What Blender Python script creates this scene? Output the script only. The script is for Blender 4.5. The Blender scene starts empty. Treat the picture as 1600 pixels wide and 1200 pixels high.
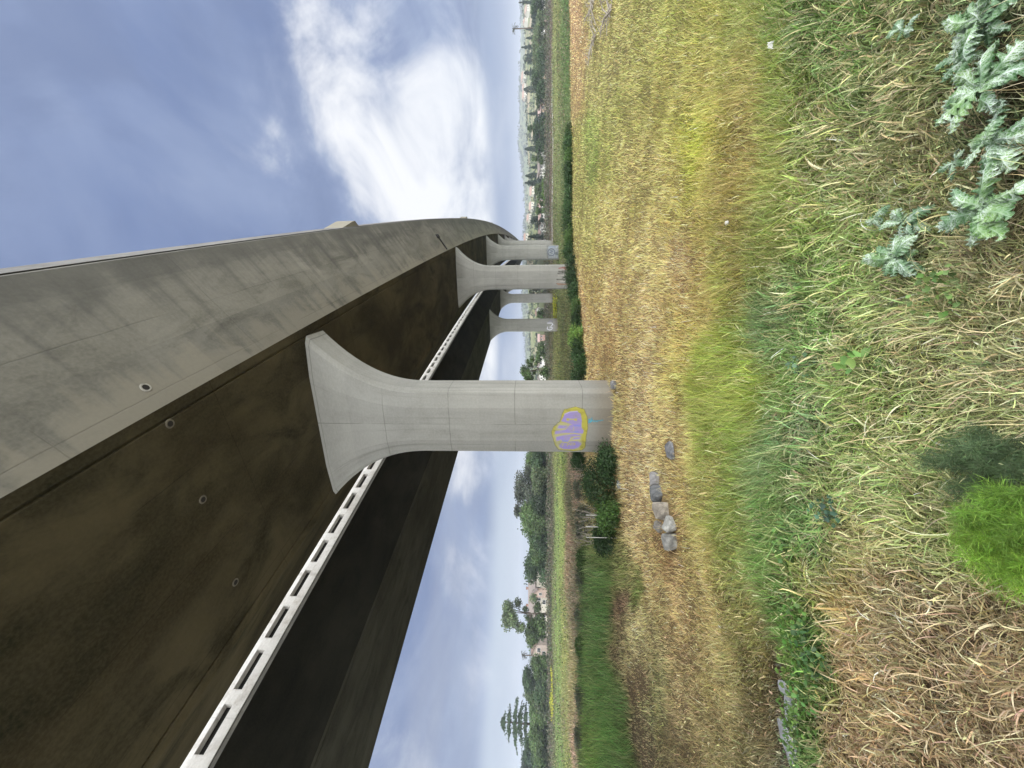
import bpy, bmesh, math, random
import numpy as np
from mathutils import Vector, Matrix
R = math.radians
random.seed(5)
rng = np.random.default_rng(11)
C = bpy.context.scene.collection
SC = bpy.context.scene

# ------------------------------------------------------------------ camera
F = 578.0                      # focal length in pixels of the 1600 px wide photograph
EYE = 8.0                      # eye above the far flood plain
PITCH = math.atan(26 / F)      # tipped slightly up
cp, sp = math.cos(PITCH), math.sin(PITCH)
cd = bpy.data.cameras.new('camera')
cam = bpy.data.objects.new('camera', cd)
C.objects.link(cam)
up, rt, fw = Vector((0, -sp, cp)), Vector((1, 0, 0)), Vector((0, cp, sp))
m3 = Matrix((-up, rt, -fw)).transposed()         # phone held on its side: picture left is up
cam.matrix_world = Matrix.Translation((0, 0, EYE)) @ m3.to_4x4()
cd.sensor_width = 36
cd.lens = F * 36 / 1600
cd.clip_start = 0.05
cd.clip_end = 12000
SC.camera = cam

# ------------------------------------------------------------------ sky, sun, exposure
SUN_EL, SUN_AZ = R(52), R(140)       # azimuth from +Y towards +X: behind the camera, to the right
world = bpy.data.worlds.new('World')
SC.world = world
world.use_nodes = True


class NT:
    def __init__(s, tree):
        s.t = tree
        tree.nodes.clear()

    def n(s, kind, **kw):
        nd = s.t.nodes.new(kind)
        for k, v in kw.items():
            setattr(nd, k, v)
        return nd

    def put(s, sock, v):
        if v is None:
            return
        if hasattr(v, 'is_output'):
            s.t.links.new(v, sock)
        else:
            sock.default_value = v

    def m(s, op, a, b=None, c=None, clamp=False):
        nd = s.n('ShaderNodeMath', operation=op, use_clamp=clamp)
        for i, v in enumerate((a, b, c)):
            s.put(nd.inputs[i], v)
        return nd.outputs[0]

    def v(s, op, a, b=None):
        nd = s.n('ShaderNodeVectorMath', operation=op)
        s.put(nd.inputs[0], a)
        s.put(nd.inputs[1], b)
        return nd.outputs['Value'] if op in ('DOT_PRODUCT', 'LENGTH') else nd.outputs[0]

    def step(s, x, lo, hi, a=0.0, b=1.0):
        nd = s.n('ShaderNodeMapRange', interpolation_type='SMOOTHSTEP')
        for i, v in enumerate((x, lo, hi, a, b)):
            s.put(nd.inputs[i], v)
        return nd.outputs[0]

    def mix(s, f, a, b, blend='MIX'):
        nd = s.n('ShaderNodeMix', data_type='RGBA', blend_type=blend)
        s.put(nd.inputs[0], f)
        s.put(nd.inputs[6], a)
        s.put(nd.inputs[7], b)
        return nd.outputs[2]

    def noise(s, vec, scale, detail=4, rough=0.55, dist=0.0):
        nd = s.n('ShaderNodeTexNoise')
        s.put(nd.inputs['Vector'], vec)
        s.put(nd.inputs['Scale'], scale)
        s.put(nd.inputs['Detail'], detail)
        s.put(nd.inputs['Roughness'], rough)
        s.put(nd.inputs['Distortion'], dist)
        return nd.outputs[0]

    def mapping(s, vec, scale=(1, 1, 1), loc=(0, 0, 0), rot=(0, 0, 0)):
        nd = s.n('ShaderNodeMapping')
        s.put(nd.inputs['Vector'], vec)
        nd.inputs['Scale'].default_value = scale
        nd.inputs['Location'].default_value = loc
        nd.inputs['Rotation'].default_value = rot
        return nd.outputs[0]


def rgb(r, g, b, k=1.0):
    """8-bit display colour to linear"""
    o = []
    for c in (r, g, b):
        c /= 255
        o.append((c / 12.92 if c <= 0.04045 else ((c + 0.055) / 1.055) ** 2.4) * k)
    return (o[0], o[1], o[2], 1)


w = NT(world.node_tree)
d = w.n('ShaderNodeTexCoord').outputs['Generated']
sx = w.n('ShaderNodeSeparateXYZ')
w.put(sx.inputs[0], d)
dx, dy, dz = sx.outputs
el = w.m('MAXIMUM', dz, 0.0)
inv = w.m('DIVIDE', 1.0, w.m('ADD', el, 0.16))
cv = w.n('ShaderNodeCombineXYZ')
w.put(cv.inputs[0], w.m('MULTIPLY', dx, inv))
w.put(cv.inputs[1], w.m('MULTIPLY', dy, inv))
cv.inputs[2].default_value = 3.7
n1 = w.noise(cv.outputs[0], 0.62, 6, 0.5, 0.5)
n2 = w.noise(w.mapping(d, (1, 1, 1.5), (4, 2, 1)), 3.4, 9, 0.56, 0.45)
n3 = w.noise(w.mapping(d, (1, 1, 4)), 3.0, 5, 0.5, 0.2)
n4 = w.noise(w.mapping(cv.outputs[0], (1, .6, 1), (1, 8, 3)), 1.6, 6, 0.5, 0.6)
base = w.mix(w.step(n1, 0.34, 0.68), rgb(102, 124, 174, .70), rgb(140, 160, 204, .72))
base = w.mix(w.step(n4, 0.40, 0.68, 0.0, 0.75), base, rgb(158, 174, 208, .76))
base = w.mix(w.step(n2, 0.54, 0.30, 0.0, 0.55), base, rgb(112, 128, 166, .8))
# the deck thins to white where the sun stands behind it, low on the right, and in breaks on the left


def lobe(v, c0, k=1.0):
    return w.m('MULTIPLY', w.step(w.v('DOT_PRODUCT', d, tuple(Vector(v).normalized())), c0, 1.0), k)


def mx(*a):
    o = a[0]
    for q in a[1:]:
        o = w.m('MAXIMUM', o, q)
    return o


gg = mx(lobe((0.60, 1, 0.21), .962), lobe((0.75, 1, 0.43), .95, .56), lobe((0.42, 1, 0.12), .965, .95), lobe((0.95, 1, 0.24), .955, .36), lobe((-0.18, 1, 0.13), .985, .85), lobe((-0.5, 1, 0.075), .985, .6), lobe((-1.0, 1, 0.05), .95, .6), lobe((0.03, 1, 0.09), .985, .9))
veil = w.step(w.m('ADD', gg, w.m('MULTIPLY', w.m('SUBTRACT', n2, .5), 2.2)), .15, .95)
mask = w.step(w.m('ADD', w.m('MULTIPLY', n2, 1.7), w.m('MULTIPLY', gg, 0.42)), 0.98, 1.42)
mask = w.m('MULTIPLY', mask, w.step(gg, 0.05, 0.4))
cl = w.mix(w.m('MULTIPLY', veil, .6), base, rgb(196, 205, 222, .8))
cl = w.mix(mask, cl, (0.79, 0.795, 0.81, 1))
# grey belly of the cloud on the left, low blue band along the horizon
lft = w.step(dx, 0.1, -0.4)
belly = w.m('MULTIPLY', w.m('MULTIPLY', lft, w.step(el, 0.45, 0.2)), w.step(el, 0.07, 0.16))
cl = w.mix(w.m('MULTIPLY', belly, w.step(n3, 0.35, 0.65, 0.2, 0.75)), cl, rgb(146, 155, 180, .8))
band = w.step(w.m('ADD', el, w.m('MULTIPLY', w.m('SUBTRACT', n3, 0.5), 0.05)), 0.11, 0.07)
bandc = w.mix(w.step(el, 0.055, 0.005), rgb(126, 147, 187, .8), rgb(160, 176, 204, .8))
bandc = w.mix(lft, bandc, rgb(190, 203, 220, .8))
cl = w.mix(w.m('MULTIPLY', band, w.step(n3, 0.25, 0.6, 0.55, 0.95)), cl, bandc)
# sky outside the view brightened overhead, behind and beside, as added fill light
over = w.m('MAXIMUM', w.m('MULTIPLY', w.step(dz, 0.82, 0.99), .45), w.step(w.m('DIVIDE', dy, w.m('ADD', w.m('SQRT', w.m('ADD', w.m('MULTIPLY', dx, dx), w.m('MULTIPLY', dy, dy))), .02)), 0.56, -0.15))
cl = w.mix(over, cl, (2.95, 2.98, 3.0, 1))
sky = w.n('ShaderNodeTexSky', sky_type='NISHITA', sun_disc=False)
sky.sun_elevation, sky.sun_rotation = SUN_EL, SUN_AZ
bg1, bg2 = w.n('ShaderNodeBackground'), w.n('ShaderNodeBackground')
w.put(bg1.inputs[0], sky.outputs[0])
bg1.inputs[1].default_value = 0.07
w.put(bg2.inputs[0], cl)
bg2.inputs[1].default_value = 1.0
ms = w.n('ShaderNodeMixShader')
ms.inputs[0].default_value = 0.9
w.t.links.new(bg1.outputs[0], ms.inputs[1])
w.t.links.new(bg2.outputs[0], ms.inputs[2])
w.t.links.new(ms.outputs[0], w.n('ShaderNodeOutputWorld').inputs[0])

sl = bpy.data.lights.new('sun', 'SUN')
sl.energy, sl.angle, sl.color = 1.0, R(18), (1.0, 0.96, 0.88)
sun = bpy.data.objects.new('sun', sl)
C.objects.link(sun)
sv = Vector((math.sin(SUN_AZ) * math.cos(SUN_EL), math.cos(SUN_AZ) * math.cos(SUN_EL), math.sin(SUN_EL)))
sun.rotation_euler = sv.to_track_quat('Z', 'Y').to_euler()
SC.view_settings.view_transform = 'Standard'
SC.view_settings.look = 'None'
SC.view_settings.exposure = 0.42
SC.view_settings.gamma = 1.0
SC.view_settings.use_curve_mapping = False

# ------------------------------------------------------------------ helpers


def tag(o, label=None, cat=None, group=None, kind=None):
    for k, v in (('label', label), ('category', cat), ('group', group), ('kind', kind)):
        if v:
            o[k] = v
    return o


def empty(name, loc, rz=0.0):
    o = bpy.data.objects.new(name, None)
    o.empty_display_size = 0.3
    C.objects.link(o)
    o.location = loc
    o.rotation_euler = (0, 0, rz)
    return o


def link(name, me, mats, parent=None):
    o = bpy.data.objects.new(name, me)
    C.objects.link(o)
    for mt in (mats if isinstance(mats, (list, tuple)) else [mats]):
        me.materials.append(mt)
    if parent:
        o.parent = parent
    return o


class MB:
    """collects polygons, with uv and material slot, for one mesh"""

    def __init__(s):
        s.v, s.f, s.uv, s.mi = [], [], [], []

    def poly(s, pts, uv=None, mi=0):
        i = len(s.v)
        s.v += [tuple(p) for p in pts]
        s.f.append(tuple(range(i, i + len(pts))))
        s.uv.append(uv)
        s.mi.append(mi)

    def box(s, c, h, rz=0.0, mi=0):
        ca, sa = math.cos(rz), math.sin(rz)
        P = []
        for z in (-1, 1):
            for x, y in ((-1, -1), (1, -1), (1, 1), (-1, 1)):
                X, Y = x * h[0], y * h[1]
                P.append((c[0] + X * ca - Y * sa, c[1] + X * sa + Y * ca, c[2] + z * h[2]))
        for q in ((3, 2, 1, 0), (4, 5, 6, 7), (0, 1, 5, 4), (1, 2, 6, 5), (2, 3, 7, 6), (3, 0, 4, 7)):
            s.poly([P[k] for k in q], mi=mi)

    def tube(s, pts, rad, n=6, cap=True, mi=0):
        pts = [Vector(p) for p in pts]
        rings = []
        for i, p in enumerate(pts):
            t = (pts[min(i + 1, len(pts) - 1)] - pts[max(i - 1, 0)]).normalized()
            a = t.orthogonal().normalized() if abs(t.z) > 0.9 else t.cross(Vector((0, 0, 1))).normalized()
            b = t.cross(a)
            r = rad[i] if hasattr(rad, '__len__') else rad
            i0 = len(s.v)
            s.v += [tuple(p + (a * math.cos(k * 2 * math.pi / n) + b * math.sin(k * 2 * math.pi / n)) * r) for k in range(n)]
            rings.append(i0)
        for i in range(len(rings) - 1):
            for k in range(n):
                q = (k + 1) % n
                s.f.append((rings[i] + k, rings[i] + q, rings[i + 1] + q, rings[i + 1] + k))
                s.uv.append(None)
                s.mi.append(mi)
        if cap:
            for r0, rev in ((rings[0], True), (rings[-1], False)):
                f = [r0 + k for k in range(n)]
                s.f.append(tuple(reversed(f)) if rev else tuple(f))
                s.uv.append(None)
                s.mi.append(mi)

    def build(s, name, mats, parent=None, smooth=False, local=None):
        me = bpy.data.meshes.new(name)
        v = s.v if local is None else [tuple(Vector(p) - Vector(local)) for p in s.v]
        me.from_pydata(v, [], s.f)
        if any(u is not None for u in s.uv):
            ul = me.uv_layers.new(name='UVMap')
            k = 0
            for f, u in zip(s.f, s.uv):
                for j in range(len(f)):
                    if u is not None:
                        ul.data[k].uv = u[j]
                    k += 1
        me.polygons.foreach_set('material_index', s.mi)
        if smooth:
            me.polygons.foreach_set('use_smooth', [True] * len(s.f))
        me.update()
        return link(name, me, mats, parent)


def np_mesh(name, V, faces_per, nvp, count, col=None, alpha=False):
    """count copies of a face pattern (lists of local indices) over count*nvp vertices V; col per vertex"""
    me = bpy.data.meshes.new(name)
    off = (np.arange(count) * nvp)[:, None]
    pat = np.concatenate([np.array(f) for f in faces_per])
    lens = np.array([len(f) for f in faces_per])
    loops = (off + pat[None, :]).ravel().astype(np.int32)
    tot = np.tile(lens, count).astype(np.int32)
    start = np.concatenate(([0], np.cumsum(tot)[:-1])).astype(np.int32)
    me.vertices.add(len(V))
    me.vertices.foreach_set('co', V.astype(np.float32).ravel())
    me.loops.add(len(loops))
    me.loops.foreach_set('vertex_index', loops)
    me.polygons.add(len(tot))
    me.polygons.foreach_set('loop_start', start)
    me.polygons.foreach_set('loop_total', tot)
    if col is not None:
        at = me.color_attributes.new('tint', 'FLOAT_COLOR', 'POINT')
        c = np.ones((len(V), 4), np.float32)
        c[:, :col.shape[1]] = col
        at.data.foreach_set('color', c.ravel())
    me.update(calc_edges=True)
    return me


def vnoise(x, y, seed=0):
    x, y = np.asarray(x, float), np.asarray(y, float)
    xi, yi = np.floor(x).astype(np.int64), np.floor(y).astype(np.int64)
    fx, fy = x - xi, y - yi
    fx, fy = fx * fx * (3 - 2 * fx), fy * fy * (3 - 2 * fy)

    def h(a, b):
        k = (a * 374761393 + b * 668265263 + seed * 1274126177) & 0xFFFFFFFF
        k = ((k ^ (k >> 13)) * 1274126177) & 0xFFFFFFFF
        k = k ^ (k >> 16)
        return (k & 0xFFFF) / 65535.0
    return (h(xi, yi) * (1 - fx) + h(xi + 1, yi) * fx) * (1 - fy) + (h(xi, yi + 1) * (1 - fx) + h(xi + 1, yi + 1) * fx) * fy


def fnoise(x, y, seed=0, oct=3):
    a, t, k = 0.0, 0.0, 1.0
    for i in range(oct):
        a = a + vnoise(x / k, y / k, seed + i) * k
        t += k
        k *= 0.5
    return a / t


def ray(px, py):
    d = rt * ((600 - py) / F) + up * ((800 - px) / F) + fw
    return d


def at(px, py, Y):
    """point on the sight line of a photograph pixel at ground distance Y"""
    d = ray(px, py)
    return Vector((0, 0, EYE)) + d * (Y / d.y)


def project(p):
    q = Vector(p) - Vector((0, 0, EYE))
    z = q.dot(fw)
    return 800 - F * q.dot(up) / z, 600 - F * q.dot(rt) / z


# ------------------------------------------------------------------ terrain
_E = ([-60, -20, -6, -2, 1, 5, 9, 30, 80], [24, 20, 18.5, 18, 19, 22, 25, 26.5, 28])


def edge(X):
    return np.interp(X, _E[0], _E[1]) + (vnoise(np.asarray(X) * 0.35, 3.3, 5) - 0.5) * 1.4


def hgt(X, Y):
    X, Y = np.asarray(X, float), np.asarray(Y, float)
    z = np.interp(Y, [-30, -10, 0, 1.2, 3.3, 6, 9, 13, 20, 30], [-0.9, -1.25, -1.5, -1.62, -2.2, -2.62, -2.8, -2.9, -2.98, -3.05])
    t = Y - edge(X)
    far = np.interp(Y, [0, 34, 69, 105, 150, 260, 900, 4000], [-4.2, -4.4, -5.6, -6.6, -7.9, -8.8, -9.5, -9.5])
    k = np.clip(t / 9.0, 0, 1)
    k = k * k * (3 - 2 * k)
    z = z * (1 - k) + far * k
    z = z + (fnoise(X * 0.9, Y * 0.9, 2) - 0.5) * 0.14 * np.clip(1.3 - Y / 60, 0.3, 1) + (fnoise(X * 0.08, Y * 0.08, 9) - 0.5) * 0.5 * np.clip((Y - 30) / 40, 0, 1)
    return z + EYE


def hz(x, y):
    return float(hgt(x, y))


def ground(px, py):
    d = ray(px, py)
    t, o = 0.3, Vector((0, 0, EYE))
    while t < 4000:
        p = o + d * t
        if p.z < hz(p.x, p.y):
            lo, hi = t * 0.97 - 0.05, t
            for _ in range(14):
                mid = (lo + hi) / 2
                p = o + d * mid
                if p.z < hz(p.x, p.y):
                    hi = mid
                else:
                    lo = mid
            p = o + d * hi
            return Vector((p.x, p.y, hz(p.x, p.y)))
        t = t * 1.02 + 0.02
    p = o + d * 400
    return Vector((p.x, p.y, hz(p.x, p.y)))


# what grows where: picture point, colour of the plants, height, how far it is laid over
G = [
    (1590, 1190, (150, 122, 92), .20, .95), (1590, 1080, (152, 126, 96), .20, .95), (1590, 960, (160, 138, 104), .22, .9), (1590, 760, (143, 146, 100), .22, .9),
    (1590, 600, (153, 152, 110), .22, .9), (1590, 430, (153, 148, 106), .22, .9), (1590, 200, (110, 120, 84), .2, .8), (1590, 20, (110, 122, 84), .2, .8),
    (1450, 1170, (150, 124, 92), .22, .95), (1450, 1080, (152, 126, 94), .22, .95), (1450, 980, (162, 142, 108), .24, .9), (1450, 850, (153, 158, 100), .26, .85), (1450, 700, (145, 158, 94), .26, .8),
    (1450, 550, (155, 156, 104), .26, .85), (1450, 400, (135, 143, 92), .24, .8), (1450, 250, (140, 142, 92), .26, .8), (1450, 90, (130, 138, 84), .26, .8),
    (1350, 1160, (158, 128, 96), .24, .95), (1350, 1060, (172, 140, 104), .26, .95), (1350, 950, (172, 144, 92), .28, .9), (1350, 850, (161, 158, 98), .28, .85), (1350, 760, (143, 163, 92), .3, .75), (1350, 650, (145, 163, 90), .3, .75),
    (1350, 530, (149, 163, 96), .28, .8), (1350, 400, (149, 169, 96), .28, .8), (1350, 250, (136, 144, 88), .28, .8), (1350, 90, (118, 138, 78), .28, .7),
    (1285, 1180, (104, 132, 66), .26, .6), (1285, 1090, (112, 142, 64), .28, .5), (1285, 1000, (104, 144, 58), .3, .5), (1285, 900, (143, 150, 76), .3, .8), (1285, 830, (114, 146, 84), .3, .8),
    (1285, 700, (118, 148, 98), .32, .75), (1285, 560, (124, 152, 86), .32, .8), (1285, 440, (135, 158, 86), .3, .7), (1285, 330, (155, 167, 82), .3, .7), (1285, 200, (140, 150, 84), .3, .7), (1285, 50, (112, 136, 74), .3, .7),
    (1235, 1190, (120, 122, 104), .05, .4), (1232, 1110, (116, 118, 100), .05, .4), (1222, 1050, (96, 82, 62), .06, .5), (1245, 960, (100, 136, 64), .3, .5), (1240, 850, (92, 132, 58), .32, .6), (1235, 720, (112, 142, 92), .34, .6), (1240, 600, (124, 156, 80), .34, .55),
    (1230, 500, (112, 140, 92), .32, .6), (1225, 400, (140, 148, 76), .28, .6), (1225, 280, (158, 164, 84), .24, .5), (1225, 130, (152, 166, 86), .24, .5), (1225, 20, (126, 150, 76), .26, .5),
    (1200, 1150, (110, 96, 66), .12, .8), (1190, 1050, (122, 111, 66), .12, .9), (1180, 960, (144, 137, 78), .15, .9), (1175, 880, (142, 146, 76), .2, .8), (1170, 800, (134, 149, 65), .3, .55), (1170, 700, (134, 155, 63), .32, .5), (1165, 600, (147, 161, 59), .34, .45),
    (1165, 520, (148, 163, 63), .32, .45), (1165, 440, (151, 140, 71), .18, .5), (1165, 330, (155, 136, 71), .16, .5), (1165, 220, (168, 147, 85), .16, .5), (1165, 100, (164, 156, 85), .16, .5), (1165, 10, (158, 165, 87), .18, .5),
    (1110, 1150, (152, 135, 97), .14, .95), (1110, 1050, (178, 157, 107), .14, .95), (1110, 950, (193, 167, 113), .14, .95), (1110, 860, (191, 170, 107), .16, .8), (1110, 780, (161, 152, 82), .22, .6), (1105, 700, (140, 153, 63), .3, .5), (1100, 610, (148, 159, 63), .32, .45),
    (1110, 530, (152, 165, 63), .3, .45), (1105, 450, (200, 172, 107), .15, .5), (1105, 350, (189, 170, 99), .14, .45), (1105, 270, (176, 165, 71), .16, .45), (1105, 150, (176, 165, 87), .14, .45), (1105, 30, (174, 170, 89), .14, .45),
    (1060, 1160, (136, 120, 89), .12, .95), (1060, 1050, (169, 146, 105), .12, .95), (1060, 950, (200, 167, 119), .13, .95), (1060, 850, (179, 143, 99), .14, .7), (1060, 760, (204, 175, 116), .14, .6), (1055, 680, (204, 176, 123), .15, .6), (1060, 600, (193, 175, 100), .2, .5),
    (1060, 520, (211, 182, 105), .16, .5), (1060, 430, (216, 181, 132), .14, .5), (1060, 330, (212, 192, 112), .14, .45), (1085, 265, (189, 191, 69), .16, .4), (1060, 150, (181, 172, 95), .13, .45), (1060, 20, (176, 176, 95), .13, .45),
    (1010, 1180, (145, 128, 99), .08, .9), (1000, 1080, (158, 135, 103), .08, .9), (1025, 1100, (148, 143, 99), .12, .8), (1000, 1000, (198, 180, 132), .14, .8), (1005, 900, (216, 183, 132), .14, .6), (1005, 800, (208, 176, 131), .14, .5), (1005, 700, (212, 180, 136), .15, .5),
    (1005, 600, (214, 182, 133), .15, .5), (1005, 500, (220, 188, 131), .15, .5), (1005, 400, (210, 186, 122), .14, .5), (1005, 280, (185, 170, 104), .13, .45), (1005, 130, (176, 170, 100), .13, .45), (1005, 10, (174, 170, 100), .13, .45),
    (985, 1190, (84, 118, 58), .4, .35), (985, 1120, (86, 120, 60), .4, .35), (960, 1180, (92, 136, 60), .5, .3), (960, 1080, (86, 128, 60), .5, .3), (950, 1000, (86, 126, 62), .5, .3), (945, 920, (90, 126, 64), .5, .3), (978, 960, (137, 108, 89), .12, .8), (965, 860, (128, 134, 76), .25, .5), (992, 930, (110, 130, 62), .18, .5),
    (960, 700, (210, 178, 133), .15, .5), (958, 640, (188, 166, 115), .18, .5), (955, 560, (192, 157, 104), .12, .5), (955, 460, (210, 177, 122), .14, .5), (955, 360, (199, 181, 111), .14, .45), (955, 230, (166, 165, 91), .15, .4), (955, 100, (174, 165, 104), .13, .45),
    (925, 1180, (104, 136, 58), .3, .35), (925, 1080, (94, 130, 64), .4, .3), (925, 960, (90, 122, 66), .4, .3), (925, 560, (223, 183, 126), .13, .5), (925, 460, (204, 174, 111), .13, .5), (925, 360, (185, 177, 102), .14, .45), (925, 240, (153, 165, 87), .14, .4), (925, 110, (172, 162, 102), .12, .4), (925, 10, (176, 163, 106), .12, .4),
    (905, 260, (168, 163, 93), .13, .4), (903, 120, (195, 163, 114), .10, .4), (900, 20, (204, 165, 123), .10, .4), (912, 520, (223, 179, 126), .12, .4),
    (900, 1190, (190, 161, 135), .3, .4), (903, 1120, (184, 156, 128), .3, .4), (898, 1050, (168, 156, 104), .3, .4), (900, 960, (150, 134, 105), .3, .4), (890, 880, (172, 144, 113), .3, .4), (895, 790, (120, 118, 82), .3, .4), (900, 725, (204, 171, 143), .25, .4),
    (886, 1180, (159, 164, 88), .15, .4), (884, 1080, (155, 158, 94), .15, .4), (882, 980, (163, 167, 92), .15, .4), (880, 880, (157, 169, 92), .15, .4), (878, 780, (161, 173, 92), .15, .4), (880, 720, (153, 171, 82), .15, .4),
    (874, 1150, (137, 162, 88), .15, .4), (873, 1000, (145, 166, 88), .15, .4), (872, 850, (143, 164, 90), .15, .4),
    (885, 540, (144, 147, 87), .2, .4), (885, 400, (127, 133, 80), .2, .4), (885, 250, (119, 137, 80), .2, .4), (885, 100, (110, 137, 74), .2, .4), (885, 10, (102, 133, 70), .2, .4),
    (872, 540, (157, 158, 87), .2, .4), (872, 400, (129, 141, 84), .2, .4), (870, 250, (144, 154, 93), .2, .4), (868, 100, (148, 156, 91), .2, .4), (868, 10, (148, 152, 87), .2, .4),
    (862, 1100, (110, 106, 82), .3, .4), (862, 800, (96, 92, 70), .3, .4), (860, 540, (117, 111, 76), .3, .4), (860, 300, (123, 105, 89), .3, .4), (860, 100, (119, 102, 91), .3, .4),
    (846, 1000, (96, 120, 70), .3, .4), (846, 600, (120, 130, 84), .3, .4), (846, 300, (120, 128, 90), .3, .4), (846, 50, (112, 124, 90), .3, .4),
]
_gp = [ground(g[0], g[1]) for g in G]
_gk = np.array([(p.x / (p.y + 1.2), math.log(p.y + 1.2) * 1.1) for p in _gp])
_gc = np.array([rgb(*g[2])[:3] for g in G])
_gc = _gc * .86 + _gc.mean(1, keepdims=True) * .14 * np.array([1.04, 1.0, .92])
_gh = np.array([(g[3], g[4]) for g in G])


def cover(X, Y):
    """colour, height and lodging of the plants at a ground point"""
    Yc = np.maximum(Y, 0.7)
    # break the borders of the patches
    jx = (fnoise(X * 1.3 / (0.5 + Yc * 0.12), Yc * 1.3 / (0.5 + Yc * 0.12), 31) - 0.5) * 0.16
    jy = (fnoise(X * 1.3 / (0.5 + Yc * 0.12), Yc * 1.3 / (0.5 + Yc * 0.12), 41) - 0.5) * 0.26
    k = np.stack([X / (Yc + 1.2) + jx, np.log(Yc + 1.2) * 1.1 + jy], -1)
    n = len(k)
    col, hh = np.zeros((n, 3)), np.zeros((n, 2))
    for i in range(0, n, 20000):
        d2 = ((k[i:i + 20000, None, :] - _gk[None]) ** 2).sum(-1) + 2e-4
        wt = d2 ** -1.9
        wt /= wt.sum(1, keepdims=True)
        col[i:i + 20000] = wt @ _gc
        hh[i:i + 20000] = wt @ _gh
    return col, hh[:, 0], hh[:, 1]

# ------------------------------------------------------------------ materials


def mat(name):
    m = bpy.data.materials.new(name)
    m.use_nodes = True
    t = NT(m.node_tree)
    b = t.n('ShaderNodeBsdfPrincipled')
    o = t.n('ShaderNodeOutputMaterial')
    t.t.links.new(b.outputs[0], o.inputs[0])
    b.inputs['Roughness'].default_value = 0.85
    b.inputs['Specular IOR Level'].default_value = 0.25
    return m, t, b, o


def plain(name, c, rough=0.8, spec=0.25, var=0.25, scale=6.0):
    m, t, b, o = mat(name)
    v = t.n('ShaderNodeTexCoord').outputs['Object']
    n = t.noise(v, scale, 5, 0.6)
    dk = tuple(x * (1 - var) for x in c[:3]) + (1,)
    lt = tuple(min(1, x * (1 + var)) for x in c[:3]) + (1,)
    t.put(b.inputs['Base Color'], t.mix(t.step(n, 0.3, 0.7), dk, lt))
    b.inputs['Roughness'].default_value = rough
    b.inputs['Specular IOR Level'].default_value = spec
    return m


def leafy(name, trans=0.35, rough=0.6):
    """colour comes from the plant itself (attribute tint); thin leaves let light through"""
    m = bpy.data.materials.new(name)
    m.use_nodes = True
    t = NT(m.node_tree)
    a = t.n('ShaderNodeAttribute', attribute_name='tint').outputs['Color']
    di, tr, gl = t.n('ShaderNodeBsdfDiffuse'), t.n('ShaderNodeBsdfTranslucent'), t.n('ShaderNodeBsdfGlossy')
    t.put(di.inputs[0], a)
    t.put(tr.inputs[0], a)
    gl.inputs['Roughness'].default_value = rough
    gl.inputs['Color'].default_value = (1, 1, 1, 1)
    s1, s2 = t.n('ShaderNodeMixShader'), t.n('ShaderNodeMixShader')
    s1.inputs[0].default_value = trans
    s2.inputs[0].default_value = 0.025
    t.t.links.new(di.outputs[0], s1.inputs[1])
    t.t.links.new(tr.outputs[0], s1.inputs[2])
    t.t.links.new(s1.outputs[0], s2.inputs[1])
    t.t.links.new(gl.outputs[0], s2.inputs[2])
    t.t.links.new(s2.outputs[0], t.n('ShaderNodeOutputMaterial').inputs[0])
    return m


def line_mask(t, x, period, offset, width):
    """1 on thin lines every `period` along x"""
    f = t.m('FRACT', t.m('ADD', t.m('DIVIDE', x, period), offset))
    dd = t.m('ABSOLUTE', t.m('SUBTRACT', f, 0.5))
    return t.step(dd, width / period, width / period * 0.35)


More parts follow.
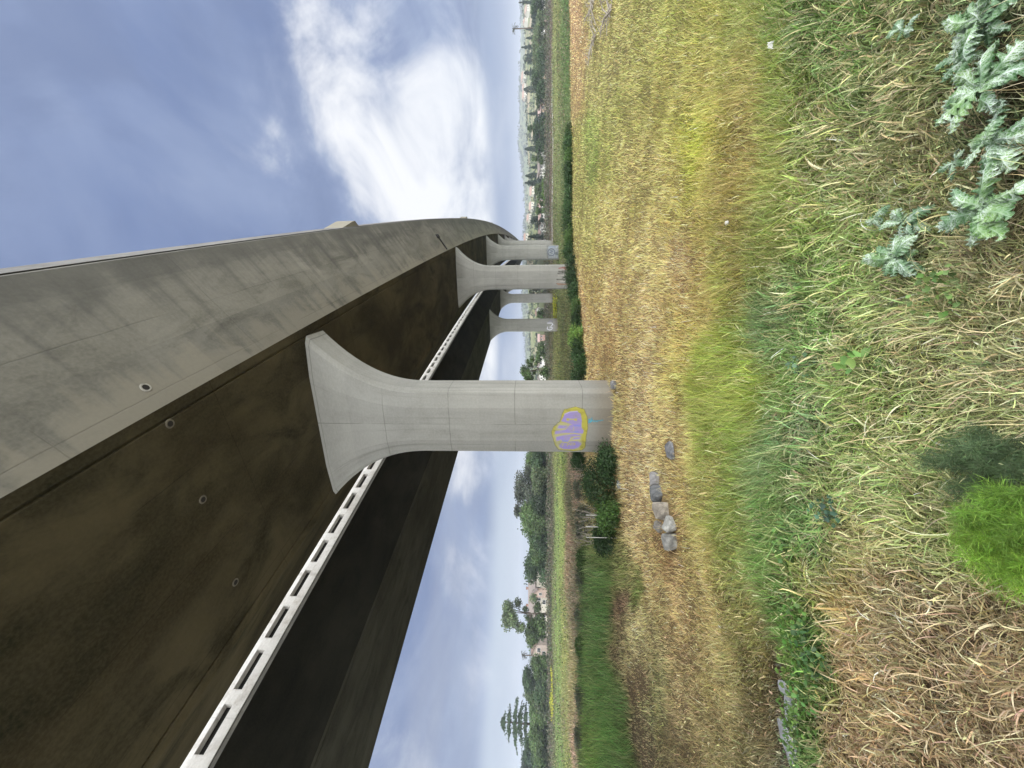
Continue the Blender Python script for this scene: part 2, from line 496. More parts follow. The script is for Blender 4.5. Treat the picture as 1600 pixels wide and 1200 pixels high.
def concrete(name, c0, c1, stain, stain_amt, stretch, bump=0.25, seams=None, streak=0.35, spec=.2, grade=None, foot=False):
    """cast concrete in uv metres: tone patches, weather streaks, pores, form seams"""
    m, t, b, o = mat(name)
    uv = t.n('ShaderNodeTexCoord').outputs['UV']
    s = t.n('ShaderNodeSeparateXYZ')
    t.put(s.inputs[0], uv)
    u, v = s.outputs[0], s.outputs[1]
    big = t.noise(t.mapping(uv, (0.22, 0.35, 1)), 1.0, 6, 0.6, 0.4)
    mid = t.noise(t.mapping(uv, stretch), 1.3, 8, 0.66, 0.6)
    fine = t.noise(uv, 14.0, 5, 0.65)
    grain = t.noise(uv, 90.0, 2, 0.6)
    col = t.mix(t.step(big, 0.3, 0.7), c0, c1)
    col = t.mix(t.m('MULTIPLY', t.step(mid, 0.42, 0.72), stain_amt), col, stain)
    run = t.noise(t.mapping(uv, (2.6, 0.12, 1), (3, 7, 0)), 1.0, 6, 0.6, 0.2)
    col = t.mix(t.m('MULTIPLY', t.step(run, 0.5, 0.75), streak), col, tuple(x * 0.45 for x in c0[:3]) + (1,))
    col = t.mix(t.step(fine, 0.3, 0.75, 0.0, 0.25), col, tuple(min(1, x * 1.35) for x in c1[:3]) + (1,))
    col = t.mix(t.step(grain, 0.60, 0.74, 0.0, 0.4), col, tuple(x * 0.5 for x in c0[:3]) + (1,))
    if grade:      # weathering from the lip downwards: soot above, run-off below
        tt = t.m('ADD', t.m('DIVIDE', t.m('SUBTRACT', v, grade[0]), grade[1]), t.m('MULTIPLY', t.m('SUBTRACT', run, .5), 1.1))
        tt = t.m('ADD', tt, t.m('MULTIPLY', t.m('SUBTRACT', mid, .5), .9))
        col = t.mix(t.step(tt, .42, .95, 0, .62), col, (.082, .082, .078, 1))
        col = t.mix(t.step(tt, .30, .02, 0, .55), col, (.265, .245, .195, 1))
    if foot:       # splashed, dusty foot
        col = t.mix(t.step(t.m('ADD', v, t.m('MULTIPLY', t.m('SUBTRACT', mid, .5), .8)), .95, .05, 0, .6), col, (.20, .165, .115, 1))
        col = t.mix(t.step(t.noise(t.mapping(uv, (5, .10, 1), (3, 1, 0)), 1.0, 5, .6), .54, .72, 0, .45), col, (.13, .13, .115, 1))
    hgtv = t.m('ADD', t.m('MULTIPLY', fine, 0.5), t.m('MULTIPLY', grain, 0.4))
    if seams:
        wob = t.m('MULTIPLY', t.m('SUBTRACT', t.noise(uv, 1.4, 3), 0.5), 0.05)
        keep = t.step(t.noise(t.mapping(uv, (0.5, 0.5, 1), (9, 4, 0)), 1.0, 2), 0.36, 0.52)
        su = line_mask(t, t.m('ADD', u, wob), seams[0], seams[1], seams[4])
        sv_ = line_mask(t, t.m('ADD', v, wob), seams[2], seams[3], seams[4])
        sm = t.m('MAXIMUM', t.m('MULTIPLY', su, keep), t.m('MULTIPLY', sv_, t.step(t.noise(t.mapping(uv, (.35, 3, 1), (2, 9, 0)), 1.0, 2), .34, .5)))
        col = t.mix(t.m('MULTIPLY', sm, seams[5]), col, tuple(x * 0.3 for x in c0[:3]) + (1,))
        hgtv = t.m('SUBTRACT', hgtv, t.m('MULTIPLY', sm, 1.2))
        # each pour has a tone of its own
        vo = t.n('ShaderNodeTexBrick')
        t.put(vo.inputs['Vector'], uv)
        vo.inputs['Color1'].default_value = (0.80, 0.80, 0.80, 1)
        vo.inputs['Color2'].default_value = (1.12, 1.11, 1.08, 1)
        vo.inputs['Mortar'].default_value = (1, 1, 1, 1)
        vo.inputs['Scale'].default_value = 1.0
        vo.inputs['Mortar Size'].default_value = 0.0
        vo.inputs['Brick Width'].default_value = seams[0]
        vo.inputs['Row Height'].default_value = seams[2]
        col = t.mix(seams[6], col, vo.outputs[0], 'MULTIPLY')
    t.put(b.inputs['Base Color'], col)
    b.inputs['Roughness'].default_value = 0.95
    b.inputs['Specular IOR Level'].default_value = spec
    bp = t.n('ShaderNodeBump')
    bp.inputs['Strength'].default_value = bump
    bp.inputs['Distance'].default_value = 0.012
    t.put(bp.inputs['Height'], hgtv)
    t.t.links.new(bp.outputs[0], b.inputs['Normal'])
    return m


M = {}
M['side'] = concrete('weathered_concrete', (.150, .146, .126, 1), (.225, .218, .190, 1), (.080, .078, .062, 1), .75, (.30, .7, 1), seams=(4.9, .2, 1.45, .12, .016, .26, .6), grade=(10.45, 3.16))
M['soffit'] = concrete('stained_shaded_concrete', (.032, .026, .013, 1), (.106, .089, .050, 1), (.013, .014, .007, 1), .9, (.30, .55, 1), seams=(7.2, .4, 2.1, .3, .014, .4, .45), streak=.2, spec=.03)  # brown staining, with the shade under the deck darkened into the colour
M['soffit2'] = concrete('dark_stained_shaded_concrete', (.017, .017, .012, 1), (.034, .033, .024, 1), (.008, .008, .006, 1), .8, (.28, .8, 1), streak=.15, spec=.0)  # far deck's flanks: stain, plus shade between the decks put into the colour
M['soffit3'] = concrete('olive_stained_shaded_concrete', (.040, .038, .027, 1), (.082, .079, .060, 1), (.018, .018, .012, 1), .7, (.28, .8, 1), streak=.2, spec=.02)  # olive stain, darkened further to paint in shade beneath the far deck
M['parapet'] = concrete('sooty_concrete', (.115, .112, .108, 1), (.175, .172, .165, 1), (.06, .06, .058, 1), .7, (.5, .7, 1), streak=.4)
M['pier'] = concrete('pier_concrete', (.235, .235, .215, 1), (.315, .314, .290, 1), (.165, .163, .145, 1), .4, (.8, .3, 1), bump=.2, seams=(40.0, .5, 2.32, .04, .016, .5, .2), streak=.3, foot=True)
M['rail'] = concrete('rail_concrete', (.50, .49, .465, 1), (.64, .63, .605, 1), (.27, .235, .19, 1), .75, (.9, .9, 1), streak=.55)
M['dark'] = plain('dark_metal_and_gap', (.02, .018, .016, 1), .7)
M['ring'] = plain('patched_mortar', (.30, .29, .26, 1))
M['ring_dark'] = plain('dark_mortar', (.14, .125, .095, 1))  # darker mortar tone for the vent rings on the soffit
M['deck'] = plain('deck_asphalt', (.06, .06, .06, 1))
M['grass'] = leafy('grass_blades', .22)
M['leaf'] = leafy('leaves', .25)
M['wood'] = plain('bark', (.10, .08, .06, 1))
M['twig'] = plain('grey_dead_wood', (.30, .27, .23, 1), scale=20)

# ------------------------------------------------------------------ ground sheet


def build_ground():
    ys = np.concatenate([-14 + np.arange(0, 13.5, 0.9), np.geomspace(0.5, 30.5, 150) - 0.5, np.geomspace(31, 2700, 110)])
    xs = np.sinh(np.linspace(-1, 1, 221) * 2.2) / math.sinh(2.2)
    n, k = len(ys), len(xs)
    X = xs[None, :] * (np.maximum(ys, 0) * 1.9 + 14)[:, None]
    Y = np.repeat(ys[:, None], k, 1)
    Z = hgt(X, Y)
    V = np.stack([X, Y, Z], -1).reshape(-1, 3)
    idx = np.arange(n * k).reshape(n, k)
    q = np.stack([idx[:-1, :-1], idx[:-1, 1:], idx[1:, 1:], idx[1:, :-1]], -1).reshape(-1, 4)
    me = bpy.data.meshes.new('ground')
    me.vertices.add(n * k)
    me.vertices.foreach_set('co', V.astype(np.float32).ravel())
    me.loops.add(q.size)
    me.loops.foreach_set('vertex_index', q.astype(np.int32).ravel())
    me.polygons.add(len(q))
    me.polygons.foreach_set('loop_start', (np.arange(len(q)) * 4).astype(np.int32))
    me.polygons.foreach_set('loop_total', np.full(len(q), 4, np.int32))
    col, h, l = cover(V[:, 0], V[:, 1])
    # soil and thatch under the plants; from a distance only the plants are seen
    soil = np.array([.060, .044, .026])
    f = np.clip((V[:, 1] - 4) / 60, 0, 1)[:, None] ** 0.5
    c = np.ones((n * k, 4), np.float32)
    c[:, :3] = (soil * .55 + col * .17) * (1 - f) + col * .46 * f
    a_ = me.color_attributes.new('tint', 'FLOAT_COLOR', 'POINT')
    a_.data.foreach_set('color', c.ravel())
    me.polygons.foreach_set('use_smooth', np.ones(len(q), bool))
    me.update(calc_edges=True)
    m, t, b, o = mat('earth')
    a = t.n('ShaderNodeAttribute', attribute_name='tint').outputs['Color']
    p = t.n('ShaderNodeNewGeometry').outputs['Position']
    na = t.noise(p, 9.0, 6, 0.65)
    nb = t.noise(p, 0.55, 6, 0.62, 0.4)
    nc = t.noise(t.mapping(p, (0.05, 0.22, 1)), 1.0, 5, 0.6)
    k1 = t.m('ADD', 0.45, t.m('MULTIPLY', na, 1.1))
    k2 = t.m('ADD', 0.55, t.m('MULTIPLY', nb, 0.9))
    k3 = t.m('ADD', 0.65, t.m('MULTIPLY', nc, 0.7))
    t.put(b.inputs['Base Color'], t.v('SCALE', a) if False else t.v('MULTIPLY', a, t.v('MULTIPLY', t.v('MULTIPLY', cv3(t, k1), cv3(t, k2)), cv3(t, k3))))
    bp = t.n('ShaderNodeBump')
    bp.inputs['Strength'].default_value = 0.6
    bp.inputs['Distance'].default_value = 0.05
    t.put(bp.inputs['Height'], na)
    t.t.links.new(bp.outputs[0], b.inputs['Normal'])
    b.inputs['Roughness'].default_value = 1.0
    b.inputs['Specular IOR Level'].default_value = 0.05
    g = link('ground', me, m)
    tag(g, 'rolling grassy ground falling from a weedy bank to a wide flood plain', 'ground', kind='structure')


def cv3(t, x):
    nd = t.n('ShaderNodeCombineXYZ')
    for i in range(3):
        t.put(nd.inputs[i], x)
    return nd.outputs[0]


build_ground()

# ------------------------------------------------------------------ grasses


def blades(name, X, Y, h, wd, az, lean, bend, col, L=4, taper=1.5, z0=0.0, fat=None, root=None, curl=.3):
    n = len(X)
    cu = rng.normal(0, curl, n)
    V = np.zeros((n, 2 * L + 1, 3))
    P = np.stack([X, Y, hgt(X, Y) + z0], -1) if root is None else root.copy()
    yaw = az + math.pi / 2 + rng.normal(0, 0.7, n)
    side = np.stack([np.cos(yaw), np.sin(yaw), rng.normal(0, .25, n)], -1)
    for k in range(L + 1):
        t = k / L
        if k == L:
            V[:, 2 * L] = P
            break
        ww = wd * (1 - t ** taper) if fat is None else wd * (0.35 + 0.65 * math.sin(math.pi * min(1, t * 0.9 + .1)))
        V[:, 2 * k] = P - side * (ww / 2)[:, None]
        V[:, 2 * k + 1] = P + side * (ww / 2)[:, None]
        th = lean + bend * (t + 0.5 / L)
        az = az + cu
        ds = (h / L)[:, None]
        P = P + np.stack([np.sin(th) * np.cos(az), np.sin(th) * np.sin(az), np.cos(th)], -1) * ds
        if root is None:
            P[:, 2] = np.maximum(P[:, 2], hgt(P[:, 0], P[:, 1]) + 0.012)
    fp = [(2 * k, 2 * k + 1, 2 * k + 3, 2 * k + 2) for k in range(L - 1)] + [(2 * L - 2, 2 * L - 1, 2 * L)]
    cc = np.repeat(col[:, None, :], 2 * L + 1, 1).reshape(-1, 3)
    me = np_mesh(name, V.reshape(-1, 3), fp, 2 * L + 1, n, cc)
    return me


def wind(X, Y, s, seed):
    return (fnoise(X / s, Y / s, seed, 2) - 0.5) * 2 * math.pi * 1.7


BARE = []          # circles kept clear: (x, y, radius)


def scatter(n, y0, y1, spread=1.22, power=0.0):
    u = rng.random(n)
    Y = np.exp(np.log(y0) + u * (np.log(y1) - np.log(y0)))
    X = (rng.random(n) * 2 - 1) * spread * (Y + 0.35)
    # a thinner fringe to either side, for a viewer who steps aside
    m_ = n // 4
    Ye = np.exp(np.log(y0) + rng.random(m_) * (np.log(y1) - np.log(y0)))
    Xe = np.sign(rng.random(m_) - .5) * (spread * (Ye + 0.35) + rng.random(m_) ** 1.3 * (3.0 + Ye * .35))
    X, Y = np.concatenate((X, Xe)), np.concatenate((Y, Ye))
    k = np.ones(len(X), bool)
    for bx, by, br in BARE:
        k &= (X - bx) ** 2 + (Y - by) ** 2 > br * br
    return X[k], Y[k]


def vary(col, amt, hue=0.08):
    n = len(col)
    f = np.exp(rng.normal(0, amt, n))[:, None]
    c = col * f * (1 + rng.normal(0, hue, (n, 3)))
    return np.clip(c, 0.003, 0.9)


ALB = 1.25


def build_grass():
    # weeds and wild oats laid over on the bank at the viewer's feet
    X, Y = scatter(285000, 0.55, 7.6)
    col, hh, lo = cover(X, Y)
    cl = fnoise(X * 5, Y * 5, 61)                       # clumps
    keep = (rng.random(len(X)) < 0.30 + 1.3 * (cl - .2)) & (rng.random(len(X)) < np.clip(hh / .2, .12, 1)) & (rng.random(len(X)) < np.clip((7.6 - Y) / 3.2, 0, 1))
    X, Y, col, hh, lo, cl = (a[keep] for a in (X, Y, col, hh, lo, cl))
    n = len(X)
    az = wind(X, Y, .32, 71) + wind(X, Y, 1.7, 72) * .6 + rng.normal(0, .95, n)
    straw = rng.random(n) < 0.34 + .3 * (fnoise(X * 3, Y * 3, 77) - .5)
    col = np.where(straw[:, None], col * .55 + np.array(rgb(206, 188, 150)[:3]) * .5, col * np.array([.88, .97, .82]))
    dark = rng.random(n) < .25
    col = np.where(dark[:, None], col * .45, col)
    h = hh * (0.24 + .42 * rng.random(n)) * (0.6 + .8 * cl) * np.clip(.62 + .2 * Y, .7, 1.15)
    lean = rng.normal(.2, .35, n) + lo * .25
    bend = lo * rng.normal(1.5, .9, n) + .2
    wd = np.clip(rng.gamma(4, .00165, n), .002, .013) * np.clip(Y / 2.2, .48, 1.5)
    me = blades('bank_grass', X, Y, h, wd, az, lean, bend, vary(col * ALB, .40), L=5, curl=.3, taper=2.6)
    tag(link('bank_grass', me, M['grass']), 'tangled green and straw grass laid over on the near bank', 'grass', kind='stuff')
    # seed heads: short fat spikelets hanging among the blades
    X, Y = scatter(9000, 0.6, 5.5)
    col, hh, lo = cover(X, Y)
    keep = rng.random(len(X)) < np.clip((hh - .12) / .15, 0, 1) * (.15 + fnoise(X * 2.2, Y * 2.2, 91))
    X, Y, col, hh = X[keep], Y[keep], col[keep], hh[keep]
    n = len(X)
    az = wind(X, Y, .8, 95) + rng.normal(0, .9, n)
    root = np.stack([X, Y, hgt(X, Y) + hh * rng.uniform(.15, .75, n)], -1)
    col = col * .55 + np.array(rgb(196, 200, 146)[:3]) * .48
    me = blades('seed_heads', X, Y, rng.uniform(.018, .036, n), rng.uniform(.003, .006, n), az, rng.normal(1.1, .5, n), rng.normal(.5, .5, n), vary(col * ALB, .22), L=4, fat=True, root=root)
    tag(link('seed_heads', me, M['grass']), 'pale green drooping oat spikelets scattered through the near grass', 'grass', kind='stuff')
    # long straw stems and big blades arching over
    X, Y = scatter(5000, 0.7, 5.0)
    col, hh, lo = cover(X, Y)
    keep = hh > .15
    X, Y, col, hh = X[keep], Y[keep], col[keep], hh[keep]
    n = len(X)
    az = wind(X, Y, .9, 101) + rng.normal(0, .6, n)
    col = col * .35 + np.array(rgb(214, 200, 160)[:3]) * .62
    me = blades('dry_stems', X, Y, hh * rng.uniform(.5, 1.1, n), rng.uniform(.002, .0045, n), az, rng.normal(.35, .3, n), rng.normal(1.3, .7, n), vary(col * ALB, .25), L=6)
    tag(link('dry_stems', me, M['grass']), 'thin bleached stems arching over the near green tangle', 'grass', kind='stuff')
    # the field under the bridge
    X, Y = scatter(420000, 3.0, 29)
    col, hh, lo = cover(X, Y)
    cl = fnoise(X * 3.2, Y * 3.2, 111)
    keep = (Y < edge(X) + 1.6) & (rng.random(len(X)) < np.clip(.35 + 1.3 * (cl - .2), .15, 1) * np.clip(hh / .13, .2, 1))
    X, Y, col, hh, lo, cl = (a[keep] for a in (X, Y, col, hh, lo, cl))
    n = len(X)
    az = wind(X, Y, 1.1, 121) * .8 + .3 + rng.normal(0, 1.1, n)
    lt = rng.random(n) < .42
    col = np.where(lt[:, None], col * .75 + np.array(rgb(226, 204, 142)[:3]) * .25 * (col.sum(1) / .9)[:, None], col * np.array([.86, .94, .74]))
    dk = rng.random(n) < .2
    col = np.where(dk[:, None], col * .5, col)
    wd = np.maximum(.0035, Y * .00095) * rng.uniform(.7, 1.3, n)
    tall = rng.random(n) < .14
    h = hh * (.35 + .6 * rng.random(n)) * (.5 + 1.0 * cl) * np.where(tall, 1.9, 1)
    me = blades('meadow_grass', X, Y, h, wd, az, rng.normal(.25, .3, n) + lo * .3, lo * rng.normal(.9, .45, n), vary(col * np.where(tall, 1.2, 1)[:, None] * ALB, .36), L=3)
    tag(link('meadow_grass', me, M['grass']), 'short dry tan and yellow green meadow grass around the nearest pier', 'grass', kind='stuff')
    # tufts over the flood plain
    X, Y = scatter(110000, 17, 125, 1.15)
    keep = Y > edge(X) + .5
    X, Y = X[keep], Y[keep]
    col, hh, lo = cover(X, Y)
    keep = rng.random(len(X)) < .25 + fnoise(X * .5, Y * .5, 131)
    X, Y, col, hh = X[keep], Y[keep], col[keep], hh[keep]
    n = len(X)
    col = np.where((rng.random(n) < .3)[:, None], col * np.array([.6, .68, .6]), col)
    me = blades('plain_grass', X, Y, hh * rng.uniform(.8, 2.0, n), np.maximum(.02, Y * .0016) * rng.uniform(.6, 1.4, n), rng.uniform(0, 6.28, n), rng.normal(.3, .25, n), rng.normal(.5, .3, n), vary(col * .8, .25), L=2)
    tag(link('plain_grass', me, M['grass']), 'green tufted grass covering the low flood plain beyond the field', 'grass', kind='stuff')


    # patchy weeds breaking up the plain
    X, Y = scatter(60000, 20, 125, 1.15)
    k = (Y > edge(X) + 1.0) & (fnoise(X * .22, Y * .16, 151) > .53)
    X, Y = X[k], Y[k]
    n = len(X)
    pal = np.array([(.10, .10, .055), (.055, .085, .03), (.19, .165, .10), (.075, .11, .04), (.13, .15, .06)])
    c = pal[(fnoise(X * .1, Y * .1, 161) * 5.2 + rng.uniform(-.8, .8, n)).astype(int).clip(0, 4)]
    P = np.stack([X, Y, hgt(X, Y) + rng.uniform(.03, .55, n) * fnoise(X * .4, Y * .4, 171)], -1)
    tag(link('plain_weeds', cards(P, Y * .0042 * rng.uniform(.5, 1.3, n), vary(c, .25), 'plain_weeds', .6), M['leaf']), 'patches of olive and straw coloured weeds across the green plain', 'weeds', kind='stuff')


# ------------------------------------------------------------------ leaf clouds


def cards(P, size, col, name='leaves', aspect=0.55, flat=0.0, nrm=None):
    """one small folded leaf (two triangles) at each point"""
    n = len(P)
    a = rng.normal(0, 1, (n, 3))
    if nrm is not None:
        a = a * 0.75 + nrm * 1.0
    a[:, 2] = a[:, 2] * (1 - flat) + flat * 2
    a /= np.linalg.norm(a, axis=1, keepdims=True) + 1e-9
    b = np.cross(a, rng.normal(0, 1, (n, 3)))
    b /= np.linalg.norm(b, axis=1, keepdims=True) + 1e-9
    c = np.cross(a, b)
    s = (size * np.ones(n))[:, None]
    V = np.stack([P - b * s * .5, P + c * s * aspect * .5 + a * s * .06, P + b * s * .5, P - c * s * aspect * .5 + a * s * .06], 1)
    cc = np.repeat(col[:, None, :], 4, 1).reshape(-1, 3)
    return np_mesh(name, V.reshape(-1, 3), [(0, 1, 2), (0, 2, 3)], 4, n, cc)


def blob_points(blobs, n, shell=0.55):
    """points spread through a set of (centre, radii) blobs, denser towards their outsides"""
    w_ = np.array([b[1][0] * b[1][2] + .001 for b in blobs])
    pick = rng.choice(len(blobs), n, p=w_ / w_.sum())
    d_ = rng.normal(0, 1, (n, 3))
    d_ /= np.linalg.norm(d_, axis=1, keepdims=True)
    r = (shell + (1 - shell) * rng.random(n)) * (1 + rng.normal(0, .17, n))
    c = np.array([b[0] for b in blobs])[pick]
    q = np.array([b[1] for b in blobs])[pick]
    return c + d_ * q * r[:, None], pick, d_


def crown(kind, H, rad, n, size, col, seed):
    """points (local, trunk foot at 0), colours and limb ends of one crown"""
    rs = np.random.RandomState(seed)
    col = np.array(col)
    if kind in ('round', 'airy', 'bushy', 'gum'):
        k = {'round': 16, 'airy': 20, 'bushy': 13, 'gum': 18}[kind]
        lo = {'round': .10, 'airy': .14, 'bushy': .05, 'gum': .12}[kind]
        br = {'round': .40, 'airy': .26, 'bushy': .44, 'gum': .30}[kind]
        blobs = []
        for i in range(k):
            t = rs.rand() ** .8
            z = lo + (1 - lo) * t
            prof = math.sin(math.pi * min(1, max(0.02, (t * .82 + .14)))) ** .6
            an, rr = rs.rand() * 6.283, rs.rand() ** .5 * rad * .72 * prof
            r = rad * br * (.7 + .6 * rs.rand())
            zc = min(z * H, H - r * .8)
            blobs.append(((rr * math.cos(an), rr * math.sin(an), max(r * .6, zc)), (r, r, r * (.75 if kind != 'gum' else .6))))
        P, pick, nr = blob_points(blobs, n, .45 if kind != 'airy' else .25)
        f = 1 + rs.normal(0, .22, k)[pick]
        ends = [b[0] for b in blobs[:7]]
    elif kind in ('conifer', 'spire', 'layer'):
        t = rng.random(n) ** .75
        if kind == 'layer':
            lay = np.floor(t * 9) / 9 + rng.normal(0, .016, n)
            t = np.clip(lay, 0, 1)
        wv = .72 + .28 * np.sin(t * 40)
        an = rng.random(n) * 6.283
        lob = .7 + .3 * np.cos(an * 5 + np.floor(t * 9) * 2.1)
        prof = (1 - t) ** (.8 if kind != 'layer' else .62) * wv * lob
        r = rad * prof * np.sqrt(rng.random(n) * .8 + .2)
        P = np.stack([r * np.cos(an), r * np.sin(an), H * (.08 + .92 * t) - r * .16], -1)
        nr = np.stack([np.cos(an), np.sin(an), np.full(n, .3)], -1)
        f = 1 + rng.normal(0, .1, n)
        ends = [(0, 0, H * .96)]
    else:   # cypress
        t = rng.random(n)
        an = rng.random(n) * 6.283
        r = rad * np.sin(np.pi * np.clip(t * .86 + .12, 0, 1)) ** .7 * (.75 + .25 * rng.random(n))
        P = np.stack([r * np.cos(an), r * np.sin(an), H * (.03 + .97 * t)], -1)
        nr = np.stack([np.cos(an), np.sin(an), np.full(n, .2)], -1)
        f = 1 + rng.normal(0, .12, n)
        ends = [(0, 0, H * .9)]
    c = vary(np.repeat(col[None], n, 0) * f[:, None], .22)
    return P, c, nr, ends


def plant(name, label, cat, kind, pos, H, rad, n, size, col, seed, group=None, trunk=0.03, parts=('crown', 'trunk'), bark='wood', flat=0.0):
    root = empty(name, pos, (seed * 1.7) % 6.28)
    tag(root, label, cat, group)
    P, c, nr, ends = crown(kind, H, rad, n, size, col, seed)
    link(parts[0], cards(P, size * rng.uniform(.6, 1.35, len(P)), c, parts[0], .6, flat, nr), M['leaf'], root)
    b = MB()
    r0 = max(H * trunk, .012)
    top = H * (.5 if kind not in ('conifer', 'spire', 'layer', 'cypress') else .92)
    b.tube([(0, 0, -.3), (r0 * .3, 0, top * .45), (0, r0 * .5, top)], [r0, r0 * .75, r0 * .3], 6)
    if len(ends) > 1:
        for e in ends:
            e = Vector(e)
            s = Vector((0, 0, top * .5 + min(top * .4, e.z * .3)))
            b.tube([s, s.lerp(e, .5) + Vector((0, 0, r0)), e], [r0 * .5, r0 * .32, r0 * .14], 4)
    b.build(parts[1], M[bark], root, True)
    return root

# ------------------------------------------------------------------ the two viaducts
_sy = np.arange(-80, 900, 0.5)
_sl = np.interp(_sy, [-80, 0, 13, 39, 68, 96, 150, 300, 900], [.56, .505, .49, .462, .428, .402, .376, .366, .366])
_sx = np.concatenate(([0], np.cumsum((_sl[1:] + _sl[:-1]) * .25)))
_sx = _sx - np.interp(13.1, _sy, _sx) - 1.18
OFF = 13.75           # spacing of the two decks


def axis(Y, off=0.0):
    """centre line point and direction at ground distance Y (of the right deck)"""
    x, s = float(np.interp(Y, _sy, _sx)), float(np.interp(Y, _sy, _sl))
    t = Vector((s, 1, 0)).normalized()
    n = Vector((t.y, -t.x, 0))
    return Vector((x, Y, 0)) - n * off, t, n


def soffit(Y):
    return EYE + float(np.interp(Y, [-60, 13, 40, 100, 600], [7.45, 7.55, 7.6, 7.95, 8.6]))


HS, LIP, LZ = 3.2, 5.85, 1.72       # half soffit, half deck, height of the lip above the soffit
STA = [-42, -36, -30, -25, -20, -16, -12] + [round(-9 + 1.5 * i, 2) for i in range(36)] + [48, 52, 56, 60, 64, 69, 74, 80, 86, 92, 98, 106, 114, 124, 136, 150, 166, 184, 204, 226, 250, 280, 320, 360, 410, 470, 540]


def sweep(mb, prof, off, mis, close=True, s0=None, s1=None, sta=None, z0=0.0):
    """sweep a section (a to the right, z above the soffit) along the deck"""
    st = [y for y in (sta or STA) if (s0 is None or y >= s0) and (s1 is None or y <= s1)]
    rows, L, last = [], 0.0, None
    for y in st:
        c, t, n = axis(y, off)
        if last is not None:
            L += (c - last).length
        last = c
        rows.append((L, [c + n * a + Vector((0, 0, soffit(y) + z + z0)) for a, z in prof]))
    per = [0.0]
    k = len(prof)
    for i in range(1, k + 1):
        a0, z0_ = prof[i - 1]
        a1, z1_ = prof[i % k]
        per.append(per[-1] + math.hypot(a1 - a0, z1_ - z0_))
    m = k if close else k - 1
    for r0, r1 in zip(rows[:-1], rows[1:]):
        for i in range(m):
            j = (i + 1) % k
            mb.poly([r0[1][i], r1[1][i], r1[1][j], r0[1][j]], [(r0[0], per[i]), (r1[0], per[i]), (r1[0], per[i + 1]), (r0[0], per[i + 1])], mis[i])
    if close:
        for r, rev in ((rows[0], False), (rows[-1], True)):
            p = list(r[1])
            mb.poly(p[::-1] if rev else p, None, mis[0])


def surf(px, py, kind):
    """station and offset where a picture point meets the right deck's soffit or right flank"""
    best = None
    for y in np.arange(4, 80, .1):
        c, t, n = axis(y)
        for a in (np.arange(-3.2, 3.2, .1) if kind == 'soffit' else np.arange(3.2, LIP, .05)):
            z = 0 if kind == 'soffit' else (a - HS) / (LIP - HS) * LZ
            q = project(c + n * float(a) + Vector((0, 0, soffit(y) + z)))
            e = (q[0] - px) ** 2 + (q[1] - py) ** 2
            if best is None or e < best[0]:
                best = (e, float(y), float(a))
    return best[1], best[2]


def deck(root, off, under, slots):
    LW = 0.0 if slots else .62
    # drip groove near each soffit edge
    half = [(HS, 0), (LIP, LZ), (LIP, LZ + .24)]
    left = [(-a - (LW if a > HS else 0), z) for a, z in half[::-1]]
    right = half
    prof = left + [(-HS + .24, 0), (-HS + .26, .035), (-HS + .31, .035), (-HS + .33, 0), (HS - .33, 0), (HS - .31, .035), (HS - .26, .035), (HS - .24, 0)] + right
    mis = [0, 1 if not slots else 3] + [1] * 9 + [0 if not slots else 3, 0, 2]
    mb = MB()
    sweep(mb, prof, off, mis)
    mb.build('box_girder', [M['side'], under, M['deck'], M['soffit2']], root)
    for s in (1, -1):
        b = MB()
        lw = LW if s < 0 else 0
        o, i_, z0, z1 = s * (LIP + lw + .03), s * (LIP + lw - .25), LZ + .16, LZ + 1.02
        if slots and s == 1:
            lo, hi = LZ + .50, LZ + .80
            fine = [round(-14 + .75 * k, 3) for k in range(110)] + [70, 80, 92, 106, 124, 150, 184, 226, 280, 360, 470, 540]
            for za, zb in ((z0, lo), (hi, z1)):
                sweep(b, [(o, za), (o, zb), (i_, zb), (i_, za)], off, [0] * 4)
            y = -14.0
            while y < 68:
                c, t, n = axis(y, off)
                p = c + n * ((o + i_) / 2) + Vector((0, 0, soffit(y) + (lo + hi) / 2))
                b.box(p, (abs(o - i_) / 2 - .004, .21, (hi - lo) / 2), math.atan2(-n.x, n.y) + math.pi / 2)
                y += 1.5
            sc = MB()
            sweep(sc, [(s * (LIP - .2), lo), (s * (LIP - .2), hi), (i_ + .01, hi), (i_ + .01, lo)], off, [0] * 4, s0=-15, s1=80)
            sc.build('slot_backing', M['dark'], root)  # near-black strip closing the back of the parapet slots
        else:
            sweep(b, [(o, z0), (o, z1), (i_, z1), (i_ - s * .12, LZ + .24 + .01), (o - s * .1, LZ + .24 + .01)], off, [0] * 5)
        b.build('parapet', M['rail'] if slots else M['parapet'], root)


